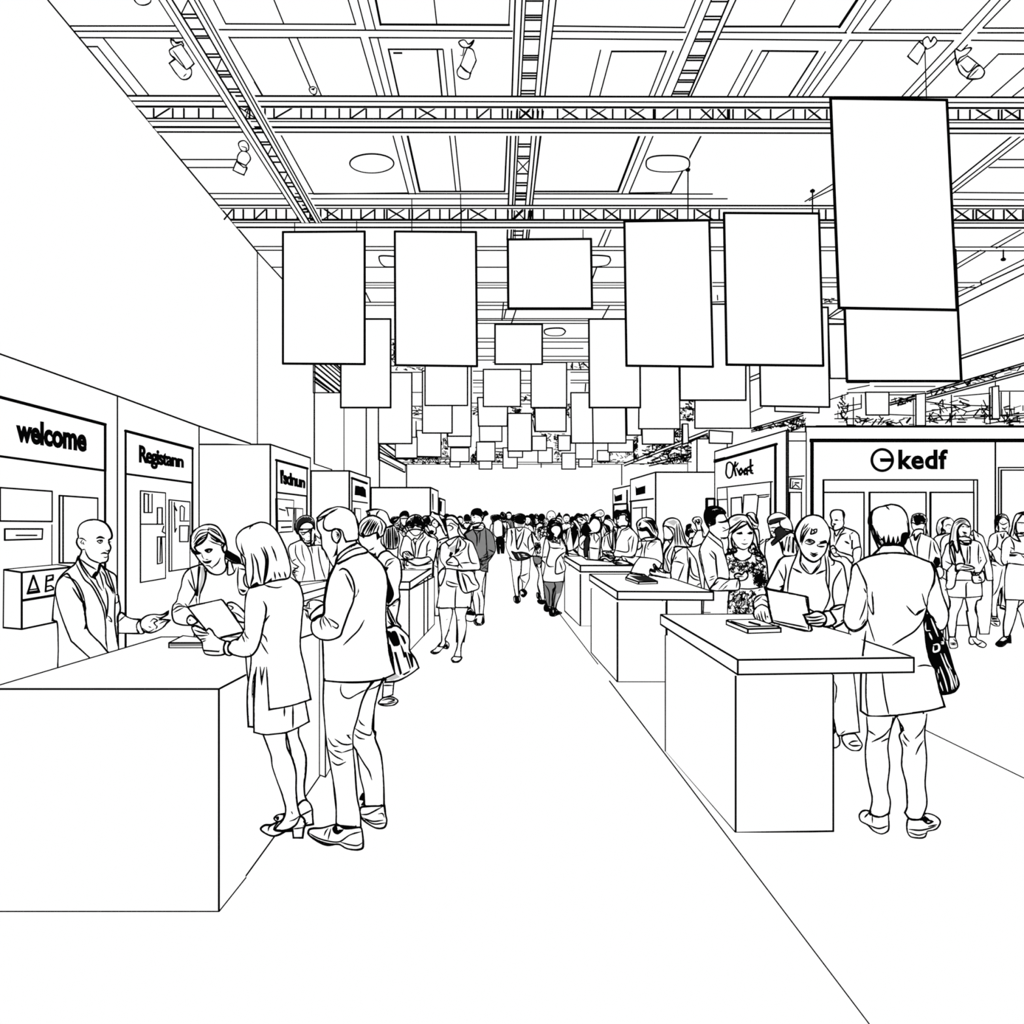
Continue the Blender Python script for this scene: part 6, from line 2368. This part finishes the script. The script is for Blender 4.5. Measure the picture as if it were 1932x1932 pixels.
cast('woman in a vest top with dark curls standing at the third right counter', 'H', 16.6, """
= body
o 1700,330 1710,400 1740,450 1780,475 1830,450 1860,380 1840,290 1760,255
o 1700,450 1850,450 1860,900 1840,1350! 1780,1350! 1770,1100 1740,1350! 1680,1350!
# 1735,275 1780,330 1830,300 1820,330 1770,360
# 1790,385 1812,388 1808,412 1790,410
-2.4 1700,400 1740,460 1780,475
= vest_top
o 1690,530! 1685,730 1690,925! 1830,935! 1850,740 1840,540 1780,490
-2.8 1685,730 1760,745 1840,750
-2.4 1760,490 1770,600 1800,640
-2 1720,500 1730,550
-2.6 1790,660 1850,560
= sleeve dark
o 1630,530 1690,560 1680,700 1640,880! 1610,880! 1590,700
= jacket
o 1530,560 1600,520 1630,540 1600,640 1590,760 1540,730 1515,660
-2.4 1540,700 1590,620
= hair
o 1680,340 1710,240 1760,205 1850,210 1890,300 1895,400 1850,480 1770,490 1690,500 1640,540 1560,480 1580,380 1640,310
# 1682,345 1712,245 1760,210 1850,214 1888,300 1892,400 1855,470 1780,486 1700,500 1640,535 1565,478 1582,385 1640,316 1690,390 1730,455 1780,475 1835,450 1862,380 1840,290 1765,255 1705,320
o 1715,200 1760,165 1830,120 1880,108 1920,140 1930,180 1880,220 1790,215
& 1840,150 1890,140 1910,170 1870,200
# 1712,200 1760,168 1800,175 1780,210
""", 2.4)

cast('person in a dark tie and jacket bending a head over the third right counter', 'H', 18.0, """
= body
o 1480,230 1500,290 1560,340 1640,300 1600,210 1540,185
o 1440,270 1530,380 1500,700 1480,1200! 1400,1200! 1350,1000 1330,700 1370,420
# 1510,245 1590,265 1570,300
-2.4 1500,300 1560,325
= jacket
o 1320,420! 1310,680 1350,790 1420,760 1500,690 1520,450 1440,330 1400,290 1370,400
# 1380,380 1430,310 1500,430 1430,700 1420,760 1400,620
-2.4 1360,430 1320,640
-2.4 1500,450 1500,690 1440,780
= hair
o 1435,240 1475,185 1540,178 1600,205 1635,280 1560,230 1490,235 1460,260
# 1440,240 1478,190 1540,182 1598,208 1560,222 1490,225 1465,255
# 1250,440 1370,400 1300,470 1290,510 1250,480
-2.4 1350,780 1440,770 1520,850
# 1400,770 1450,765 1520,850 1470,830
= hand
o 1340,830 1400,840 1480,850 1560,885 1550,905 1360,890
""", 2.2)

cast('woman walking behind the woman in the head covering, one bare leg showing', 'H', 17.2, """
= shoe
o 820,1480 870,1510 890,1550 850,1580 825,1560
# 822,1480 868,1512 888,1550 850,1578 828,1560
o 830,1610 880,1600 970,1620 960,1640 890,1665 840,1640
# 832,1612 880,1604 965,1622 955,1640 890,1662 842,1638
= body
o 870,870 890,1100 930,1400 935,1600 900,1600! 850,1450 830,1350 850,1180 830,1100 780,1000 770,880
-2.6 835,1090 850,1180 830,1330 880,1500
-2.2 900,950 870,1060 900,960
# 770,900 800,1030 850,1090 830,1010
= skirt grey
o 760,880 890,920 860,1000 800,1000
= top
o 740,470 800,560 850,620 900,560 960,540 930,700 900,900 880,880 820,860 780,720
v 40 2.2 780,640 870,640 860,860 800,840
= hair
v 60 2.4 690,200 880,180 970,260 980,520 900,560 830,600 760,420
""", 2.2)

cast('person with dark hair seen from behind at the left end of the central crowd', 'H', 21.0, """
= body
b 150,330 230,330 250,600 250,900! 215,900! 205,720 195,900! 160,900! 150,600
= shoe
# 160,800 200,800 200,830 170,830
= trousers ink
o 150,580 200,550 260,580 275,700 265,820! 230,820! 215,740 200,700 195,830! 170,830! 155,720
w1.6 205,690 210,760
= shirt
o 110,300 160,265 230,300 240,540 200,550 150,560 110,520
# 238,300 290,400 290,560 245,590
-2.4 300,300 320,360 310,700
= hair
o 60,260 60,210 120,190 200,200 260,260 200,250 110,290
# 65,255 65,215 120,195 200,205 250,255 200,245 110,285
o 215,180 240,145 280,165 285,210 250,230
# 216,180 240,148 278,168 282,208 250,226
""", 2.2)
# ------------------------------------------------------------------ people along the right counters
cast('long-haired woman standing behind the right counters, between a vest-top woman and a dark-fringed man', 'I', 16.0, """
= body
o 270,270 275,300 300,330 345,400 380,340 360,220 300,205
o 300,380 400,340 420,700 400,1250! 340,1250! 300,900 260,700
# 270,240 300,225 345,260 350,410 330,370 300,320
# 272,260 300,262 300,285 275,290
-2.2 270,300 330,390
= top
o 255,440! 240,560 260,620 330,620 420,600! 400,350! 320,400
-2.6 310,410 350,560 385,610
-2.4 290,420 270,560
-3 385,340 380,610
-4 420,340 415,600
-3 450,340 440,420
= hair
o 262,250 280,215 330,198 380,215 420,270 500,320 480,330 400,300 390,420 385,600 345,420 340,300
-2.4 300,205 360,230 400,300
""", 2.4)

cast('man with a short black fringe and a pale shirt leaning on the third right counter', 'I', 14.8, """
= body
o 440,190 445,260 490,310 520,325 570,290 590,220 580,150 480,130
o 480,300 600,300 680,600 620,1300! 540,1300! 530,1000 500,1300! 430,1300! 420,600
-2.6 425,255 450,290 495,318
-2.4 425,285 460,315 500,325
# 445,235 465,240 455,262
-2.2 575,230 592,260 585,290
= shirt
o 600,280! 560,320 500,350 480,400 440,480 420,600 400,640 300,640 330,660! 420,690 560,695 640,690 690,640 720,480 710,420 670,370 640,330
-2.4 420,612 590,622 590,490
-2.6 580,490 635,420
-2.4 660,430 640,560 628,632
-2.6 590,300 680,375
-2.2 520,360 570,340 605,320
# 585,285 680,365 670,372 600,310
= hand
o 250,630 310,620 380,640 400,680 330,670 280,665
-2.2 320,625 340,650
= hair
o 430,200 430,90 500,95 580,88 610,180 610,240! 560,210 555,150 490,150 465,160 460,200
# 434,195 434,95 500,99 578,92 606,180 606,235 560,205 552,150 490,160 465,185
w1.6 465,185 500,170 540,180
w1.4 470,180 490,160 530,165
""", 2.8)

cast('woman with a dark bob bending over papers at the second right counter', 'I', 12.3, """
= body
o 710,300 720,380 745,460 770,480 860,480 950,470 940,300 850,220
o 780,460 980,460 1040,800 1000,1600! 900,1600! 880,1200 860,1600! 780,1600! 760,800
-2.6 715,350 750,462 785,465 830,490
= blouse
o 720,490! 690,640 660,700 500,690 520,740 570,765 660,795! 1030,850! 1040,700 1020,560 1000,470 880,485 800,490
-2.6 830,495 805,580 795,700
-2.8 720,500 715,600 760,570 760,500
-2.6 780,520 770,600 745,690
-2.8 835,575 870,510 960,500
# 820,570 850,590 930,520 960,505 870,580 850,600
-2.6 680,690 780,700
-2.6 540,705 590,765
= sleeve
o 390,765 430,740 500,740 640,790 560,795 420,785
# 392,768 430,755 500,770 530,785 420,784
-2.4 400,760 450,735 500,700
-2.4 430,755 480,740
= hand
o 210,740 250,690 300,690 360,720 420,700 360,750 280,715
# 205,750 280,720 260,750
-2.4 260,640 310,680 420,710
= hair
o 712,320 700,260 740,210 830,185 900,205 950,280 975,380 965,440 1000,480! 930,445 880,400 830,350 760,355 722,340
# 722,335 715,300 770,315 830,300 870,340 900,380 960,440 920,430 870,390 830,345 770,352
# 830,220 900,215 945,290 965,380 930,330 890,260
# 715,290 740,240 760,260 740,300
-2.6 780,220 850,260 920,380
-2.4 760,240 720,290
-2.4 800,210 880,260 950,400
-2.4 850,370 900,460
""", 2.8)

cast('woman with long straight grey-shaded hair holding out a sheet at the second right counter', 'I', 10.7, """
= body
o 1050,300 1055,400 1060,520 1100,560 1140,500 1180,400 1150,310 1100,230
o 1080,480 1300,500 1400,900 1380,2000! 1280,2000! 1250,1500 1220,2000! 1130,2000! 1080,1000
-2.6 1075,295 1140,345 1180,400
-2.6 1040,460 1090,470 1145,540
-2.4 1062,440 1062,525
-2.4 1180,405 1140,470 1120,500
= top
o 1180,570! 1240,560 1300,570 1350,580 1400,640 1460,720 1520,980 1545,1110! 1440,1080! 1340,1050 1240,1015 1140,985! 1145,820 1170,740 1200,640
-2.8 1300,580 1210,640 1165,750
-2.4 1350,590 1365,780
-5 1385,700 1360,1040
-2.8 1380,920 1440,980 1520,1005
-2.6 1400,700 1400,820 1440,930 1510,965
-2.6 1480,1070 1530,1035
-2.8 1180,755 1240,760 1320,790
-2.8 1315,795 1235,1010
-2.4 1195,730 1220,690
= hair
o 1045,300 1060,240 1110,200 1180,190 1240,215 1280,300 1310,400 1350,510 1400,560 1300,560 1200,560 1180,600 1150,720 1150,800 1130,900 1050,870! 1045,720 1080,600 1130,540 1175,420 1130,330 1075,290
& 1090,240 1180,210 1230,240 1180,290
-2.6 1075,290 1180,330 1195,400
-2.6 1190,320 1200,540
-2.4 1220,260 1235,545
-2.4 1245,260 1260,400 1270,540
-2.4 1270,340 1310,480 1350,550
& 1200,320 1215,280 1230,540 1210,540
& 1240,300 1270,420 1300,540 1260,530
# 1190,545 1280,550 1190,575
-2.4 1130,550 1070,650 1060,720 1045,860
-2.4 1160,560 1110,640 1095,700 1140,800
# 1060,700 1080,720 1130,880 1110,885
& 1055,720 1070,720 1100,870 1070,870
+ paper_sheet | blank white sheet held up over the second right counter | sheet of paper
= sheet
o 740,700! 870,715 960,735 1020,780! 1000,830 900,860! 840,960! 800,920! 620,895! 680,780
# 600,900 625,885 690,910 620,915
-2.4 700,920 810,930
<
= hand
o 915,800 925,790 960,830 1020,890 1140,905! 1150,990! 1080,965 1020,955 960,940 870,910 880,855 940,890
-2.8 870,905 940,945 1020,950
-2.6 860,870 940,900
-2.6 930,810 960,870 1000,900
# 880,860 945,890 940,905 880,880
# 930,810 1000,870 1000,890 950,850
-2.2 850,935 920,945
""", 2.8)

cast('person raising a phone with a dark strap behind the grey-haired woman', 'I', 12.4, """
= body
o 1370,400 1380,440 1410,470 1460,430 1450,370 1400,360
o 1390,460 1460,440 1560,460 1560,1300! 1440,1300! 1400,900 1360,600
-2.4 1440,330 1490,370
= shirt
o 1410,560! 1415,500 1460,400 1500,350 1540,350 1560,440! 1600,430! 1540,520 1440,560
-2.6 1415,530 1430,490
-2.4 1530,270 1580,400
= arm
o 1440,190 1470,180 1520,180 1545,230 1530,290 1545,345! 1490,350! 1460,270 1425,215
-2.4 1450,220 1490,340
-2.4 1470,210 1500,280
-2.4 1480,250 1520,230
# 1425,205 1450,190 1440,220
v 12 2 1460,200 1530,200 1530,270 1480,270
= hair
o 1340,400 1345,330 1350,290 1405,275 1400,310 1430,370 1390,380 1375,430
# 1342,395 1348,332 1352,293 1402,279 1395,325 1425,368 1388,372 1370,415
w2 1370,350 1385,330
""", 2.6)

cast('head of a fair-haired person peering behind the woman in the patterned dress', 'J', 9.9, """
= body
o 1030,200 1040,175 1090,165 1130,220 1150,300 1110,370 1060,300
o 1060,350 1140,350 1160,900 1140,1900! 1040,1900! 1040,900
= hair
o 1015,190 1040,168 1080,165 1115,190 1130,240 1145,290! 1110,270 1080,240 1050,200
# 1100,175 1130,225 1150,290 1120,260
-2.4 1050,190 1090,240 1130,280
-2.4 1075,270 1100,310 1140,320
-2 1085,290 1110,325
""", 2.6)
# ------------------------------------------------------------------ the distant crowd at the end of the aisle
def far_person(label, x, ytop, hw, d, hair, tone='white', lean=0.0, seed=0):
    """small standing figure: body, top, trousers, hair; x = head centre, hw = head width in pixels"""
    r = random.Random(seed)
    hh = hw * 1.3
    y = ytop
    f = lambda a, b: '%.2f,%.2f' % (x + a * hw + lean * b * hw * .1, y + b * hh)
    fl = CY + EYE * FPX / d
    H_ = (fl - ytop) / hh
    head = ' '.join(f(.5 * math.sin(t), .5 - .5 * math.cos(t)) for t in [i * math.pi / 6 for i in range(12)])
    sh = .95 + r.uniform(-.1, .1)
    body = ' '.join(f(*q) for q in ((-.2, .8), (.2, .8), (.22, 1.2), (.5, 1.5), (.5, 3.6), (.42, H_ - .3), (.4, H_), (.08, H_), (.04, 4.2), (-.04, 4.2), (-.08, H_), (-.4, H_), (-.42, H_ - .3), (-.5, 3.6), (-.5, 1.5), (-.22, 1.2)))
    top = ' '.join(f(*q) for q in ((-.24, 1.1), (0, 1.2), (.24, 1.1), (sh * .8, 1.35), (sh, 1.8), (sh * 1.05, 3.4), (sh * .8, 3.5), (.6, 3.7), (-.6, 3.7), (-sh * .8, 3.5), (-sh * 1.05, 3.4), (-sh, 1.8), (-sh * .8, 1.35)))
    tr = ' '.join(f(*q) for q in ((-.58, 3.5), (.58, 3.5), (.55, 4.8), (.42, H_ - .15), (.1, H_ - .15), (.04, 4.3), (-.04, 4.3), (-.1, H_ - .15), (-.42, H_ - .15), (-.55, 4.8)))
    cap = {'short': ((-.52, .5), (-.48, .15), (-.2, -.05), (.2, -.05), (.48, .15), (.52, .5), (.3, .28), (-.3, .28)),
           'back': ((-.5, .6), (-.52, .2), (-.2, -.05), (.2, -.05), (.52, .2), (.5, .6), (.25, .85), (-.25, .85)),
           'long': ((-.6, 1.4), (-.58, .4), (-.4, .05), (0, -.08), (.4, .05), (.58, .4), (.62, 1.4), (.4, 1.3), (.36, .5), (0, .2), (-.36, .5), (-.4, 1.3)),
           'bun': ((-.5, .55), (-.45, .1), (-.25, -.1), (-.1, -.35), (.15, -.35), (.25, -.1), (.45, .1), (.5, .55), (.3, .3), (-.3, .3)),
           'bald': ((-.5, .6), (-.52, .45), (-.46, .4), (-.44, .7))}[hair]
    capt = ' '.join(f(*q) for q in cap)
    t = "= body\nb %s\no %s\n" % (body, head)
    if hair in ('short', 'bald', 'bun', 'long'):
        t += "-1.8 %s %s\n-1.6 %s %s\n" % (f(-.25, .5), f(-.02, .52), f(.1, .52), f(.3, .5))
        t += "-1.6 %s %s\n" % (f(-.12, .78), f(.16, .78))
    t += "= trousers\nb %s\n" % tr
    t += "= top %s\no %s\n" % (tone, top)
    for i in range(4):
        a, b = r.uniform(-.7, .7), r.uniform(1.3, 2.4)
        t += "-1.7 %s %s %s\n" % (f(a, b), f(a + r.uniform(-.25, .25), b + .5), f(a * .9 + r.uniform(-.2, .2), b + 1.1))
    t += "-1.8 %s %s\n-1.8 %s %s\n" % (f(-sh * .62, 1.9), f(-sh * .55, 3.3), f(sh * .62, 1.9), f(sh * .55, 3.3))
    t += "= hair\n# %s\n" % capt
    if hair in ('long', 'bun', 'back'):
        t += "-2 %s %s\n" % (f(-.45, .3), f(-.5, .9))
    cast(label, 'Z', d, t, 2.0)
FAR = [
 (881, 971, 11, 24, 'back', 'white', "distant dark-haired head just left of the man in the grey jacket"),
 (893, 976, 10, 26, 'short', 'pale', "distant person half hidden by the shoulder of the man in the grey jacket"),
 (934, 972, 10, 25, 'long', 'white', "distant long-haired person right of the man in the grey jacket"),
 (951, 969, 11, 24, 'back', 'white', "distant dark head between the black-trousered person and the cropped-haired walker"),
 (960, 966, 10, 27, 'short', 'grey', "distant person just left of the cropped-haired walker's head"),
 (969, 972, 10, 28, 'back', 'white', "distant head touching the left side of the cropped-haired walker"),
 (995, 973, 12, 22, 'short', 'white', "distant short-haired person just right of the cropped-haired walker's head"),
 (1003, 970, 11, 25, 'back', 'dark', "distant dark-topped person second right of the cropped-haired walker's head"),
 (1012, 974, 11, 23, 'long', 'white', "distant long-haired person midway between the aisle walker and the head covering"),
 (1022, 970, 12, 21, 'back', 'white', "distant dark head just left of the pale round head behind the head covering"),
 (1030, 978, 11, 20, 'long', 'white', "distant long-haired person close behind the head-covered woman's left shoulder"),
 (1040, 964, 17, 20.5, 'bald', 'white', "distant person with a pale round head rising behind the head covering"),
 (1055, 972, 11, 24, 'bun', 'white', "distant person with a bun right behind the head covering"),
 (1069, 970, 12, 22, 'short', 'white', "distant short-haired person between the head covering and the dark-tied person"),
 (1080, 975, 10, 26, 'back', 'grey', "distant head just left of the dark-tied person"),
 (1091, 969, 11, 25, 'long', 'white', "distant long-haired person directly behind the dark-tied person"),
 (1105, 970, 11, 24, 'short', 'pale', "distant person between the dark-tied person and the woman with dark curls"),
 (1146, 972, 11, 23, 'back', 'white', "distant dark head behind the long-haired woman at the third right counter"),
 (868, 974, 11, 22, 'short', 'white', "distant short-haired person behind the white-blond woman's head"),
 (843, 970, 12, 21, 'back', 'white', "distant dark head just left of the white-blond woman's hair"),
 (987, 978, 10, 30, 'long', 'white', "farthest person directly behind the cropped-haired walker"),
 (942, 977, 9, 31, 'short', 'white', "farthest small head above the black-trousered person's shoulder"),
 (1047, 982, 10, 30, 'bun', 'white', "farthest small person behind the head covering's right edge"),
]
for i, (x, y, hw, d, hair, tone, lab) in enumerate(FAR):
    far_person(lab, x, y, hw, 27.5 + (d - 20) * .45, hair, tone, random.Random(i).uniform(-.4, .4), i + 3)
sc.cycles.transparent_max_bounces = 8
sc.cycles.max_bounces = 2
